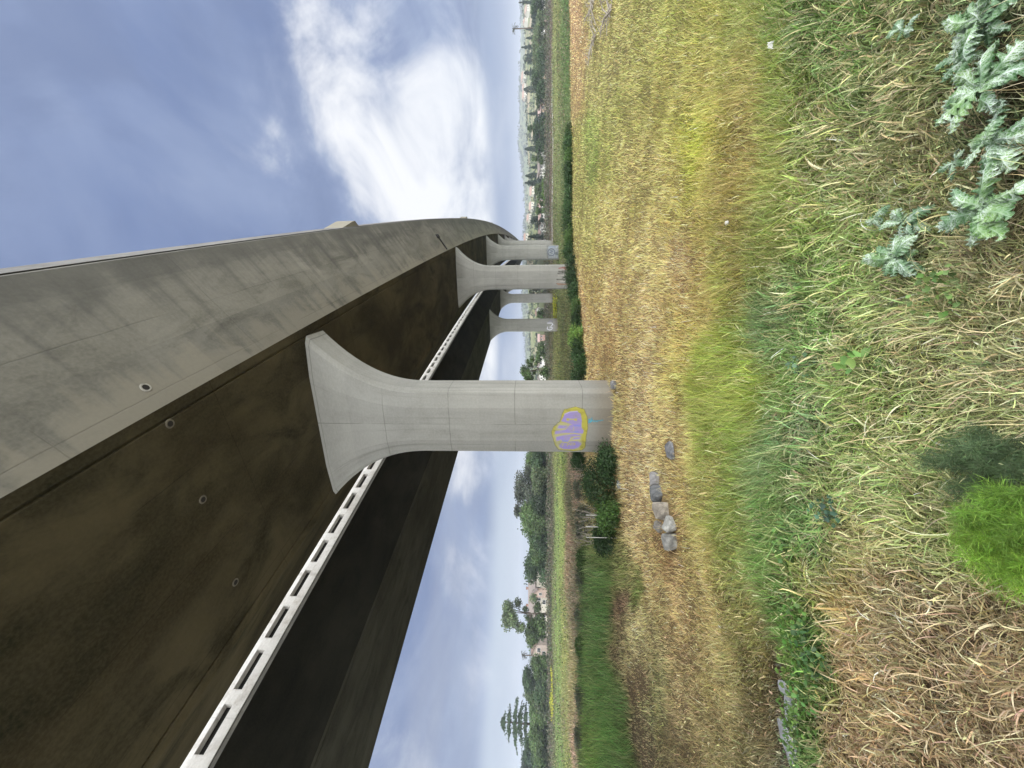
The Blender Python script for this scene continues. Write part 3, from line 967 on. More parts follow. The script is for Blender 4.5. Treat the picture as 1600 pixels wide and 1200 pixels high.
def pier(root, Y, off, joint_seed, base_drop=0.6, label=None):
    c, t, n = axis(Y, off)
    foot = hz(c.x, c.y)
    H = soffit(Y) - foot
    W, D, WT = 1.24, .80, HS - .07
    FL = 3.75
    zs = [-base_drop, 0, 1.2, 2.4, 3.6, 4.8, H - FL - .4] + [H - FL + FL * k / 14 for k in range(15)]
    zs = sorted({round(z, 3) for z in zs if z <= H})
    b = MB()
    rows = []
    for z in zs:
        q = max(0, (z - (H - FL)) / FL)
        w_ = W + (WT - W) * q ** 2.25
        f1, f2 = .50 + .06 * q, .90 + .03 * q
        half = [(0, -D), (w_ * f1, -D), (w_ * f2, -D + .13), (w_, -D + .36 - .1 * q), (w_, D - .36 + .1 * q), (w_ * f2, D - .13), (w_ * f1, D), (0, D)]
        ring = half + [(-a, bb) for a, bb in half[-2:0:-1]]
        rows.append((z, ring))
    k = len(rows[0][1])
    for (za, ra), (zb, rb) in zip(rows[:-1], rows[1:]):
        pa = 0.0
        for i in range(k):
            j = (i + 1) % k
            ua = pa
            pa += math.hypot(rows[0][1][j][0] - rows[0][1][i][0], rows[0][1][j][1] - rows[0][1][i][1])
            b.poly([(ra[i][0], ra[i][1], za), (ra[j][0], ra[j][1], za), (rb[j][0], rb[j][1], zb), (rb[i][0], rb[i][1], zb)],
                   [(ua, za), (pa, za), (pa, zb), (ua, zb)])
    b.poly([(a, bb, zs[-1]) for a, bb in rows[-1][1]])
    o = b.build('pier', M['pier'], root)
    # shared vertices are not needed: facets stay crisp, flare is finely stepped
    o.location = (c.x, c.y, foot)
    o.rotation_euler = (0, 0, math.atan2(t.y, t.x) - math.pi / 2 + R(8))
    if label:
        o['label'] = label
    return o, foot, H


def face_b(a, W=1.24, D=.80):
    """front surface of a pier shaft at offset a"""
    a = np.abs(a)
    return np.interp(a, [0, W * .5, W * .9, W], [-D, -D, -D + .13, -D + .36])


def paint(parent, name, a0, a1, z0, z1, layers, cell, label=None):
    """spray paint as a thin coat following the pier face; layers are painted one over another"""
    aa = np.arange(a0, a1 + cell / 2, cell)
    zz = np.arange(z0, z1 + cell / 2, cell)
    A, Z = np.meshgrid(aa, zz)
    a, z = A.ravel(), Z.ravel()
    col, al = np.zeros((len(a), 3)), np.zeros(len(a))
    for kind, pts, c, wd, soft in layers:
        pts = np.array(pts, float)
        dmin = np.full(len(a), 9.0)
        segs = list(zip(pts[:-1], pts[1:])) if kind == 'line' else list(zip(pts, np.roll(pts, -1, 0)))
        for p, q in segs:
            e = q - p
            tt = np.clip(((a - p[0]) * e[0] + (z - p[1]) * e[1]) / (e @ e + 1e-12), 0, 1)
            dmin = np.minimum(dmin, np.hypot(a - p[0] - tt * e[0], z - p[1] - tt * e[1]))
        if kind == 'fill':
            ins = np.zeros(len(a), bool)
            for p, q in segs:
                cr = ((p[1] > z) != (q[1] > z)) & (a < (q[0] - p[0]) * (z - p[1]) / (q[1] - p[1] + 1e-12) + p[0])
                ins ^= cr
            sd = np.where(ins, -dmin, dmin)
            f = np.clip(.5 - sd / soft, 0, 1)
        else:
            f = np.clip((wd / 2 - dmin) / soft + .5, 0, 1)
        f = f * np.clip(.42 + .9 * fnoise(a * 9, z * 5, 3), 0, .94)
        c = np.array(rgb(*c)[:3])
        na = f + al * (1 - f)
        col = np.where(na[:, None] > 1e-4, (c * f[:, None] + col * (al * (1 - f))[:, None]) / np.maximum(na, 1e-4)[:, None], c)
        al = na
    b_ = face_b(a) - .005
    V = np.stack([a, b_, z], -1).reshape(len(zz), len(aa), 3)
    AL = al.reshape(len(zz), len(aa))
    idx = np.arange(len(a)).reshape(len(zz), len(aa))
    q = np.stack([idx[:-1, :-1], idx[:-1, 1:], idx[1:, 1:], idx[1:, :-1]], -1).reshape(-1, 4)
    keep = al[q].max(1) > .01
    q = q[keep]
    me = bpy.data.meshes.new(name)
    me.from_pydata([tuple(p) for p in V.reshape(-1, 3)], [], [tuple(f) for f in q.tolist()])
    at_ = me.color_attributes.new('tint', 'FLOAT_COLOR', 'POINT')
    at_.data.foreach_set('color', np.concatenate([col, al[:, None]], 1).astype(np.float32).ravel())
    if 'paint' not in M:
        m, t, bs, o = mat('spray_paint')
        at2 = t.n('ShaderNodeAttribute', attribute_name='tint')
        t.put(bs.inputs['Base Color'], at2.outputs['Color'])
        t.put(bs.inputs['Alpha'], at2.outputs['Alpha'])
        bs.inputs['Roughness'].default_value = .7
        M['paint'] = m
    o = link(name, me, M['paint'], parent)
    if label:
        o['label'] = label
    return o


def zoom_pts(pts):
    """points noted on a 10x enlargement of the nearest pier's foot -> (offset, height) on its face"""
    s = 2.44 / 1110
    return [((595 - y) * s, (1135 - x) * .00227) for x, y in pts]


def build_viaducts():
    r = empty('concrete_viaduct', (0, 0, 0))
    tag(r, 'near weathered concrete viaduct sweeping overhead on flared piers, with a painted front pier', 'bridge', 'parallel viaducts')
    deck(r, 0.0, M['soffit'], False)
    p1 = None
    for i, (Y, lab) in enumerate(((13.6, 'nearest flared pier with purple and yellow graffiti at its foot'), (39.6, 'second pier with red and dark scrawl low on it'), (68.8, 'third pier with a pale painted foot'), (96.5, None), (124, None), (152, None), (182, None), (214, None), (250, None))):
        o, foot, H = pier(r, Y, .27 if i == 0 else 0.0, i, .6, lab)
        if i == 0:
            p1 = o
            olive, lilac, blue, dull = (172, 166, 74), (142, 128, 190), (118, 132, 192), (172, 168, 108)
            L = [('fill', zoom_pts([(395, 330), (560, 285), (690, 325), (742, 450), (762, 650), (742, 800), (742, 1000), (700, 1062), (560, 1085), (330, 1055), (268, 960), (235, 840), (205, 720), (240, 620), (330, 540), (365, 400)]), olive, 0, .05),
                 ('fill', zoom_pts([(300, 560), (420, 560), (640, 560), (680, 720), (660, 860), (680, 900), (640, 1040), (330, 1040), (270, 900), (240, 800)]), (166, 164, 138), 0, .1),
                 ('fill', zoom_pts([(400, 420), (470, 372), (580, 360), (640, 400), (665, 520), (660, 590), (560, 600), (450, 560), (350, 530)]), lilac, 0, .03),
                 ('fill', zoom_pts([(320, 600), (460, 605), (560, 580), (660, 590), (665, 640), (700, 690), (690, 740), (560, 740), (400, 735), (260, 755), (265, 700), (420, 680), (430, 655), (300, 655)]), lilac, 0, .03),
                 ('fill', zoom_pts([(280, 805), (400, 775), (560, 752), (660, 765), (650, 790), (520, 800), (490, 850), (470, 890), (390, 895), (360, 850), (290, 880)]), lilac, 0, .03),
                 ('fill', zoom_pts([(520, 850), (560, 815), (650, 808), (640, 835)]), lilac, 0, .03),
                 ('fill', zoom_pts([(330, 960), (370, 910), (450, 920), (520, 880), (620, 880), (680, 930), (640, 1000), (560, 1045), (400, 1042), (345, 1000)]), lilac, 0, .03),
                 ('line', zoom_pts([(445, 500), (480, 495), (540, 500), (575, 500)]), dull, .05, .03),
                 ('fill', zoom_pts([(430, 480), (470, 480), (470, 525), (430, 520)]), olive, 0, .03), ('fill', zoom_pts([(550, 480), (590, 480), (590, 525), (550, 520)]), olive, 0, .03),
                 ('line', zoom_pts([(300, 668), (420, 662), (470, 600), (340, 585)]), dull, .03, .02), ('line', zoom_pts([(265, 780), (420, 742), (560, 738), (660, 760)]), dull, .035, .02),
                 ('line', zoom_pts([(545, 630), (545, 690)]), dull, .03, .02), ('line', zoom_pts([(500, 840), (560, 800), (650, 795)]), dull, .03, .02), ('line', zoom_pts([(330, 905), (470, 900), (520, 870), (660, 860)]), dull, .03, .02),
                 ('line', zoom_pts([(560, 605), (640, 605)]), blue, .045, .03), ('line', zoom_pts([(555, 715), (620, 712)]), blue, .045, .03), ('line', zoom_pts([(385, 872), (450, 875)]), blue, .06, .03),
                 ('line', zoom_pts([(460, 975), (470, 920), (500, 950), (520, 915), (570, 920), (580, 950), (510, 960)]), olive, .03, .02), ('line', zoom_pts([(380, 960), (400, 930), (385, 985)]), dull, .025, .02),
                 ('line', zoom_pts([(400, 410), (480, 372), (590, 362)]), (178, 168, 214), .03, .03)]
            paint(o, 'graffiti', -1.14, .80, .70, 2.2, L, .0105, 'purple bubble letters in a yellow outline')
            cy = (86, 168, 190)
            paint(o, 'spray_tag', -.05, .40, .28, .95, [('line', zoom_pts(p), cy, .026, .014) for p in (
                [(758, 505), (792, 488), (770, 535), (800, 522), (795, 548), (772, 560), (768, 540)], [(815, 468), (806, 540), (828, 505), (842, 540), (852, 520)],
                [(858, 512), (866, 542), (884, 512), (896, 540), (912, 512), (934, 524), (958, 510), (985, 508)])], .008, 'small cyan scrawl')
        if i == 1:
            L = []
            rs = random.Random(3)
            for k in range(9):
                a = .95 - k * .21
                c = ((176, 96, 96), (190, 130, 126), (96, 92, 88), (86, 84, 82), (200, 196, 190), (80, 78, 76), (92, 88, 86), (206, 200, 192), (176, 142, 120))[k]
                L.append(('line', [(a + rs.uniform(-.1, .1), .75 + rs.uniform(-.5, .9)) for _ in range(4)], c, .07, .06))
            paint(o, 'graffiti', -1.18, 1.18, .1, 2.3, L, .03, 'jumbled red, white and dark scrawl')
        if i == 2:
            ring = [(-.05 + .62 * math.cos(q * .42), 1.4 + .62 * math.sin(q * .42)) for q in range(16)]
            L = [('fill', [(-1.15, .1), (1.15, .1), (1.15, 2.1), (.3, 2.2), (-1.15, 2.0)], (150, 155, 158), 0, .5), ('line', ring, (66, 76, 98), .14, .06),
                 ('line', [(-.3, 1.2), (-.05, 1.7), (.1, 1.1), (.3, 1.6)], (74, 84, 110), .12, .06), ('line', [(.75, 1.7), (.95, 1.2), (.8, .7)], (120, 134, 160), .16, .08), ('fill', [(-.6, .15), (.1, .2), (-.1, .75), (-.5, .7)], (84, 92, 92), 0, .15)]
            paint(o, 'graffiti', -1.18, 1.18, .0, 2.4, L, .04, 'pale blue panel with a dark ring')
    # vents, with a ring of patching mortar
    b0 = empty  # noqa
    for px, py, kd in ((268, 663, 'soffit'), (318, 783, 'soffit'), (370, 908, 'soffit'), (230, 603, 'side')):
        y, a = surf(px, py, kd)
        c, t, n = axis(y)
        z = soffit(y) + (0 if kd == 'soffit' else (a - HS) / (LIP - HS) * LZ)
        nn = Vector((0, 0, -1)) if kd == 'soffit' else (n * LZ - Vector((0, 0, 1)) * (LIP - HS)).normalized()
        p = c + n * a + Vector((0, 0, z))
        e1 = t
        e2 = nn.cross(t)

        def circ(rr, lift):
            return [p + nn * lift + (e1 * math.cos(k * .2618) + e2 * math.sin(k * .2618)) * rr for k in range(24)]
        mb = MB()
        r1, r2, r3 = circ(.062, .010), circ(.092, .012), circ(.105, -.01)
        for k in range(24):
            j = (k + 1) % 24
            mb.poly([r1[k], r1[j], r2[j], r2[k]])
            mb.poly([r2[k], r2[j], r3[j], r3[k]])
        v = mb.build('vent', M['ring'] if kd == 'side' else M['ring_dark'], r)
        mb = MB()
        mb.poly(circ(.064, .004))
        mb.build('vent_shade_disc', M['dark'], v)  # flat dark disc paints the shade inside the vent opening
    # lamp pedestals on the near parapet
    for px, py in ((541, 357), (724, 346), (766, 352), (790, 363)):
        best = min(np.arange(8, 200, .25), key=lambda y: abs(project(axis(y)[0] + axis(y)[2] * LIP + Vector((0, 0, soffit(y) + LZ + 1)))[0] - px))
        c, t, n = axis(float(best))
        zt = soffit(best) + LZ + .98
        mb = MB()

        def P(s, a, z):
            return c + t * s + n * a + Vector((0, 0, zt + z))
        A = [(-2.1, LIP - .02), (-.5, LIP + .28), (-.2, LIP + .30), (.25, LIP - .02)]
        lo_, hi_ = -.62, .34
        for z in (lo_, hi_):
            q = [P(x, a, z) for x, a in A]
            mb.poly(q if z > 0 else q[::-1], [(x, a) for x, a in (A if z > 0 else A[::-1])])
        for k in range(4):
            (x0, a0), (x1, a1) = A[k], A[(k + 1) % 4]
            mb.poly([P(x0, a0, lo_), P(x1, a1, lo_), P(x1, a1, hi_), P(x0, a0, hi_)], [(x0, 2 + lo_), (x1, 2 + lo_), (x1, 2 + hi_), (x0, 2 + hi_)])
        mb.build('lamp_pedestal', M['side'], r)
    # drain pipe on the flank
    (ya, aa), (yb, ab) = surf(684, 371, 'side'), surf(697, 391, 'side')
    pts = []
    for a in (aa, (aa + ab) / 2, ab):
        c, t, n = axis(ya)
        pts.append(c + n * (a + .06) + Vector((0, 0, soffit(ya) + (a - HS) / (LIP - HS) * LZ - .05)))
    mb = MB()
    mb.tube(pts, .055, 8)
    mb.box(pts[0] + Vector((0, 0, .05)), (.12, .3, .14))
    mb.build('drain_pipe', M['dark'], r)
    # the far viaduct
    r = empty('concrete_viaduct', (0, 0, 0))
    tag(r, 'far dark undersided viaduct on the left with a white slotted parapet', 'bridge', 'parallel viaducts')
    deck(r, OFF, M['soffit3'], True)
    for i, (Y, lab) in enumerate(((69.0, 'slim pier with white lettering at its foot'), (99, None), (128, None), (158, None), (190, None), (224, None))):
        o, foot, H = pier(r, Y, OFF, 10 + i, .6, lab)
        if i == 0:
            wh = (226, 226, 236)
            L = [('line', [(-.25, 2.0), (-.7, 2.1), (-.95, 1.6), (-.7, 1.1), (-.3, 1.2), (-.3, 1.55), (-.55, 1.55)], wh, .17, .06), ('line', [(.45, 2.1), (.45, 1.2), (.15, 1.0), (-.05, 1.3)], wh, .17, .06),
                 ('line', [(.6, 1.9), (.95, 1.5), (.75, 1.1)], (150, 146, 170), .13, .06), ('line', [(-.9, .8), (.2, .75)], (190, 188, 190), .1, .06)]
            paint(o, 'graffiti', -1.18, 1.18, .5, 2.4, L, .04, 'two bold white letters')


build_viaducts()

# ------------------------------------------------------------------ stones


def rock(name, label, pos, dim, col, seed, group=None, rz=0.0, flat=False):
    rs = np.random.RandomState(seed)
    bm = bmesh.new()
    for i in range(26):
        v = rs.normal(0, 1, 3)
        v /= np.linalg.norm(v)
        v = np.sign(v) * np.abs(v) ** .72
        bm.verts.new(v * (.82 + .18 * rs.rand(3)))
    r_ = bmesh.ops.convex_hull(bm, input=bm.verts)
    bmesh.ops.delete(bm, geom=[g for g in r_['geom_interior'] if isinstance(g, bmesh.types.BMVert)], context='VERTS')
    bmesh.ops.bevel(bm, geom=list(bm.edges), offset=.05, segments=2, profile=.6, affect='EDGES')
    bmesh.ops.triangulate(bm, faces=bm.faces)
    bmesh.ops.subdivide_edges(bm, edges=bm.edges, cuts=1)
    for v in bm.verts:
        n = (vnoise(v.co.x * 4 + 9, v.co.y * 4 + v.co.z * 3, seed) - .5) * .09
        v.co = v.co * (1 + n)
        v.co = Vector((v.co.x * dim[0] / 2, v.co.y * dim[1] / 2, v.co.z * dim[2] / 2 + dim[2] * .12))
    me = bpy.data.meshes.new(name)
    bm.to_mesh(me)
    bm.free()
    k = 'stone%d' % seed
    m, t, b, o = mat('rock_' + name)
    v = t.n('ShaderNodeTexCoord').outputs['Object']
    c = t.mix(t.step(t.noise(v, 5, 7, .65, .5), .35, .65), tuple(x * .6 for x in col) + (1,), tuple(min(.8, x * 1.3) for x in col) + (1,))
    c = t.mix(t.step(t.noise(v, 26, 5, .7), .56, .72, 0, .5), c, (.40, .39, .36, 1))
    c = t.mix(t.step(t.noise(t.mapping(v, (1, 1, 5)), 6, 4, .6), .55, .7, 0, .55), c, tuple(x * .4 for x in col) + (1,))
    t.put(b.inputs['Base Color'], c)
    bp = t.n('ShaderNodeBump')
    bp.inputs['Strength'].default_value = .5
    bp.inputs['Distance'].default_value = .02
    t.put(bp.inputs['Height'], t.noise(v, 22, 8, .7))
    t.t.links.new(bp.outputs[0], b.inputs['Normal'])
    o = link(name, me, m)
    o.location = pos
    o.rotation_euler = (rs.uniform(-.15, .15), rs.uniform(-.15, .15), rz)
    return tag(o, label, 'rock', group)


def build_rocks():
    S = [(1027, 750, 13, 24, (.25, .245, .245), 'light grey boulder at the pier end of the line of boulders'),
         (1031, 771, 15, 30, (.12, .125, .13), 'dark slate grey boulder second from the pier in the line'),
         (1041, 797, 21, 30, (.26, .235, .20), 'tan grey boulder with a dark scoop in the middle of the line'),
         (1033, 822, 12, 19, (.21, .20, .18), 'small grey boulder tucked behind the pale boulder'),
         (1052, 820, 18, 29, (.32, .32, .30), 'pale flat faced boulder in front of the small grey one'),
         (1052, 846, 19, 34, (.24, .24, .225), 'grey ridged boulder at the end of the line farthest from the pier')]
    for i, (x, y, hx, wy, c, lab) in enumerate(S):
        p = ground(x, y)
        s = p.y / F
        p.z = hz(p.x, p.y)
        rock('boulder', lab, p, (wy * s * 1.12, wy * s * .9, hx * s * 1.75), c, 20 + i, 'line of boulders in the dry grass', .4 * i)
        BARE.append((p.x, p.y, wy * s * .62))
        BARE.append((p.x, p.y - wy * s * .4, wy * s * .36))
    p = ground(1049, 703)
    rock('flat_stone', 'flat grey slab sunk in the dry grass by itself', p, (.42, .36, .13), (.15, .155, .165), 40, None, .5)
    BARE.append((p.x, p.y, .24))
    BARE.append((p.x, p.y - .2, .2))
    p = ground(968, 757)
    rock('flat_stone', 'pale tilted slab at the foot of the dark bushes', p, (.42, .2, .18), (.27, .28, .27), 41, None, 1.2)
    p = ground(962, 601)
    rock('boulder', 'dark grey stone lodged against the right corner of the front pier', p, (.34, .3, .32), (.19, .19, .19), 42)
    p = ground(1145, 348)
    rock('pebble', 'tiny white stone alone in the yellow field', p + Vector((0, 0, .06)), (.06, .05, .05), (.75, .74, .7), 43)
    for i, (x, y, w_) in enumerate(((1238, 1108, .22), (1236, 1165, .26), (1243, 1190, .2), (1228, 1075, .12))):
        p = ground(x, y)
        rock('flat_stone', ['bare grey slab nearest the middle of the muddy edge', 'widest grey slab in the muddy edge at the left', 'grey slab cut by the left frame edge', 'smallest grey slab at the top of the muddy edge'][i], p, (w_ * 1.5, w_, .05), (.30, .31, .33), 50 + i, 'slabs in the mud', i * .7)
        BARE.append((p.x, p.y, w_ * .5))


# ------------------------------------------------------------------ shrubs and bushes
DG, MG, LG, GG = (.022, .050, .014), (.045, .085, .020), (.10, .17, .035), (.085, .095, .062)


def build_shrubs():
    # row of dark shrubs below the field's edge, right of the front pier
    row = [(212, 897, 887, 9, MG, 'small dark shrub, first of the row from the right, standing apart'), (226, 898, 886, 13, DG, 'compact dark green shrub beside the lone small one'), (248, 897, 889, 11, MG, 'low lighter green shrub between two dark ones'),
           (268, 898, 886, 13, DG, 'dark ragged shrub with a bare gap on its left'), (287, 898, 893, 7, DG, 'lowest scrap of shrub in the gap of the row'), (306, 905, 887, 14, DG, 'tall dark shrub starting the dense part of the row'),
           (326, 907, 886, 16, DG, 'broad dark shrub with lighter leaf tips in the dense row'), (348, 908, 888, 17, DG, 'dark shrub in the dense row just right of the third pier'), (370, 908, 890, 15, MG, 'olive green shrub below the third pier'),
           (392, 910, 892, 16, DG, 'dark shrub between the second and third piers'), (414, 915, 891, 16, DG, 'shrub at the right corner of the second pier'), (436, 918, 892, 18, DG, 'largest dark shrub, in front of the second pier'),
           (460, 918, 894, 17, DG, 'dark shrub just left of the second pier'), (482, 916, 893, 16, MG, 'shrub below the yellow flower patch'), (505, 915, 891, 16, DG, 'dark shrub in front of the slim lettered pier'),
           (527, 915, 886, 17, LG, 'bright leaved shrub left of the slim lettered pier'), (550, 916, 889, 17, DG, 'dark shrub near the front pier with a straight top'), (574, 916, 890, 18, DG, 'dark shrub touching the right side of the front pier'), (597, 915, 890, 16, DG, 'dark shrub half hidden behind the front pier')]
    for i, (y, xb, xt, hw, c, lab) in enumerate(row):
        U = 600 - y
        Y = 21.0
        for _ in range(6):
            Y = float(edge(U / F * Y)) + .5
        X = U / F * Y
        z = hz(X, Y)
        top = EYE + (826 - xt) / F * Y
        H = max(.55, top - z)
        plant('dark_shrub', lab, 'shrub', 'bushy', (X, Y, z), H, hw / F * Y * 1.5, 2600, .085, np.array(c) * rng.uniform(1.1, 1.9), 100 + i, 'dark shrubs along the field edge', .02, ('foliage', 'stem'))
    # bushes left of the front pier
    L = [(968, 722, 930, 24, 12.4, DG, 'bushy', 'dark leafy bush against the left side of the front pier', 'bush'),
         (966, 752, 908, 24, 12.5, DG, 'bushy', 'tall dark bush with an olive centre left of the pier', 'bush'),
         (968, 775, 915, 20, 12.6, (.075, .085, .03), 'bushy', 'olive dry leaved bush between two dark ones', 'bush'),
         (968, 808, 928, 26, 12.0, (.06, .12, .025), 'bushy', 'bright green leafy bush in front of the grey twiggy shrubs', 'bush'),
         (962, 838, 925, 20, 12.6, DG, 'bushy', 'dark bush at the end of the green grass bank', 'bush'),
         (912, 718, 890, 15, 19.5, DG, 'bushy', 'small round dark bush seen past the pier on the low ground', 'bush'),
         (925, 762, 894, 16, 17.5, GG, 'airy', 'sparse grey leaved shrub rising behind the dark bushes', 'shrub'),
         (932, 800, 896, 16, 17.0, GG, 'airy', 'grey half bare shrub above the bright green bush', 'shrub'),
         (930, 826, 897, 14, 17.0, GG, 'airy', 'grey brown shrub beside the thin white stakes', 'shrub'),
         (915, 870, 900, 14, 19.0, MG, 'bushy', 'low green clump at the right end of the grass bank', 'shrub'), (918, 905, 898, 13, 19.5, GG, 'airy', 'greyish clump of weeds on top of the grass bank', 'shrub'),
         (915, 960, 896, 13, 20, GG, 'airy', 'round grey green weed clump in the tan strip', 'shrub'), (915, 1010, 897, 12, 20, MG, 'airy', 'thin green clump behind the grass bank', 'shrub'), (915, 1085, 896, 16, 20, GG, 'airy', 'wide grey green clump behind the grass bank', 'shrub'), (918, 1150, 895, 16, 20, GG, 'airy', 'dark grey clump near the left end of the bank', 'shrub')]
    for i, (xb, y, xt, hw, Y, c, kd, lab, cat) in enumerate(L):
        X = (600 - y) / F * Y
        z = hz(X, Y)
        H = max(.35, EYE + (826 - xt) / F * Y - z)
        plant('leafy_bush' if cat == 'bush' else 'scrub_clump', lab, cat, kd, (X, Y, z), H, hw / F * Y * 1.75, 6000 if kd == 'bushy' else 1600, .065, np.array(c) * 1.25, 140 + i, None, .018, ('foliage', 'stem'), 'twig' if kd == 'airy' else 'wood')
    # bare grey stems sticking out of the bushes
    for i, (x, y, n, hh, lab) in enumerate(((930, 800, 12, .8, 'bunch of bare grey stems leaning out of the dark bushes'), (925, 835, 10, .7, 'pale dead stems beside the white stakes'), (905, 742, 7, .8, 'dark wiry stems on the slope just left of the pier'))):
        Y = 12.9 + .8 * (i != 0) * 3
        X = (600 - y) / F * Y
        z = hz(X, Y)
        b = MB()
        rs = random.Random(60 + i)
        for k in range(n):
            a = rs.uniform(0, 6.28)
            l_ = hh * rs.uniform(.6, 1.3)
            q = Vector((X + rs.uniform(-.35, .35), Y + rs.uniform(-.2, .2), z))
            e = q + Vector((math.cos(a) * .35 * l_, math.sin(a) * .3 * l_, l_ + .3))
            b.tube([q, q.lerp(e, .5) + Vector((rs.uniform(-.05, .05), 0, .03)), e], [.012, .009, .005], 4)
            for j in range(2):
                s = q.lerp(e, rs.uniform(.4, .9))
                b.tube([s, s + Vector((rs.uniform(-.25, .25), rs.uniform(-.2, .2), rs.uniform(.05, .25)))], [.006, .003], 3)
        tag(b.build('dead_stems', M['twig'], local=None), lab, 'dead plant')
    # thin white stakes
    for y in (803.5, 821.5, 838):
        Y = 12.2
        X = (600 - y) / F * Y
        z = hz(X, Y)
        b = MB()
        b.tube([(0, 0, -.2), (.01, 0, 1.0)], .011, 5)
        o = b.build('stake', M['rail'])
        o.location = (X, Y, z)
        tag(o, {803.5: 'thin pale stake nearest the pier among the bushes', 821.5: 'thin pale stake in the middle of the three', 838: 'thin pale stake nearest the grass bank'}[y], 'stake', 'stakes in the bushes')
    # dry fallen branches at the far right of the field
    for i, (x, y, ln, lab) in enumerate(((932, 52, 1.6, 'forked grey branch lying in the field, the larger of the two'), (957, 14, 1.3, 'grey dead branch lying nearest in the field'), (930, 4, .8, 'grey dead twig cut by the right frame edge'))):
        p = ground(x, y)
        b = MB()
        rs = random.Random(80 + i)
        for k in range(9):
            a = rs.uniform(-.8, .8) + (0 if k % 2 else 3.1)
            l_ = ln * rs.uniform(.4, 1)
            s = p + Vector((rs.uniform(-.2, .2), rs.uniform(-.2, .2), .05))
            e = s + Vector((math.cos(a) * l_, math.sin(a) * l_ * .5, rs.uniform(.1, .45)))
            m_ = s.lerp(e, .5) + Vector((0, rs.uniform(-.1, .1), .08))
            b.tube([s, m_, e], [.03, .02, .008], 5)
            for j in range(4):
                q = s.lerp(e, rs.uniform(.3, 1))
                b.tube([q, q + Vector((rs.uniform(-.35, .35), rs.uniform(-.2, .2), rs.uniform(-.02, .3)))], [.012, .004], 4)
        tag(b.build('fallen_branch', M['twig']), lab, 'branch')


# ------------------------------------------------------------------ thistles, fennel, weeds at the viewer's feet


def leaf_mesh(name, n_leaves, L0, seed, spread=1.0, lob=8, rise=.9):
    """rosette of deeply lobed, wavy thistle leaves; uv.x along the midrib, uv.y across"""
    rs = random.Random(seed)
    mb = MB()
    for q in range(n_leaves):
        az = q * 2.4 + rs.uniform(-.3, .3)
        L = L0 * rs.uniform(.55, 1.1)
        W = L * rs.uniform(.36, .5)
        th0 = rise * rs.uniform(.4, 1.1)
        roll = rs.uniform(-.5, .5)
        N, K = 34, 6
        rows = []
        pos = Vector((0, 0, .02 + rs.uniform(0, .05)))
        for i in range(N + 1):
            t = i / N
            th = th0 - 1.5 * t * spread
            dirv = Vector((math.cos(az) * math.cos(th), math.sin(az) * math.cos(th), math.sin(th)))
            sd = Vector((-math.sin(az), math.cos(az), 0))
            nm = sd.cross(dirv)
            ph = (t * lob) % 1.0
            lobe = .40 + .60 * (math.sin(math.pi * ph) ** .7)
            wv = W * .5 * (math.sin(math.pi * min(1, t * .9 + .07)) ** .8) * lobe
            row = []
            for j in range(-K, K + 1):
                s = j / K
                ruf = .16 * L * s * s * math.sin(t * lob * 6.283 * 1.0 + q + (1.7 if s > 0 else 0)) + .05 * L * abs(s) * math.sin(t * 31 + q * 3)
                spin = .03 * L * math.sin(9 * t + q)
                row.append((pos + sd * (s * wv + spin) + nm * (abs(s) * wv * .45 + ruf * .5 + s * wv * roll) + dirv * (abs(s) * wv * .35), (t, s * lobe)))
            rows.append(row)
            pos = pos + dirv * (L / N)
        for a, b in zip(rows[:-1], rows[1:]):
            for j in range(2 * K):
                mb.poly([a[j][0], a[j + 1][0], b[j + 1][0], b[j][0]], [a[j][1], a[j + 1][1], b[j + 1][1], b[j][1]])
    return mb


def thistle_mat():
    m, t, b, o = mat('thistle_leaf')
    uv = t.n('ShaderNodeTexCoord').outputs['UV']
    ob = t.n('ShaderNodeTexCoord').outputs['Object']
    s = t.n('ShaderNodeSeparateXYZ')
    t.put(s.inputs[0], uv)
    u, v = s.outputs[0], t.m('ABSOLUTE', s.outputs[1])
    wob = t.noise(ob, 45, 4, .6)
    # marbled veins: midrib, side veins sweeping outward and a net between them
    mid = t.step(v, .10, .03)
    sv = t.m('FRACT', t.m('ADD', t.m('MULTIPLY', t.m('SUBTRACT', u, t.m('MULTIPLY', v, .16)), 16), t.m('MULTIPLY', wob, .9)))
    side = t.step(t.m('ABSOLUTE', t.m('SUBTRACT', sv, .5)), .22, .06)
    vo = t.n('ShaderNodeTexVoronoi', feature='DISTANCE_TO_EDGE')
    t.put(vo.inputs['Vector'], ob)
    vo.inputs['Scale'].default_value = 110
    net = t.step(vo.outputs['Distance'], .14, .03)
    frost = t.step(t.noise(ob, 14, 5, .6), .40, .62)
    veil = t.m('MAXIMUM', t.m('MAXIMUM', mid, t.m('MULTIPLY', side, .8)), t.m('MULTIPLY', net, .75))
    veil = t.m('MULTIPLY', veil, t.m('ADD', .2, t.m('MULTIPLY', frost, .7)))
    gr = t.mix(t.step(t.noise(ob, 7, 3), .4, .65), (.06, .15, .045, 1), (.17, .30, .045, 1))
    gr = t.mix(t.m('MULTIPLY', frost, .22), gr, (.33, .42, .38, 1))
    t.put(b.inputs['Base Color'], t.mix(veil, gr, (.60, .68, .66, 1)))
    b.inputs['Roughness'].default_value = .45
    b.inputs['Specular IOR Level'].default_value = .4
    bp = t.n('ShaderNodeBump')
    bp.inputs['Strength'].default_value = .5
    bp.inputs['Distance'].default_value = .004
    t.put(bp.inputs['Height'], veil)
    t.t.links.new(bp.outputs[0], b.inputs['Normal'])
    return m


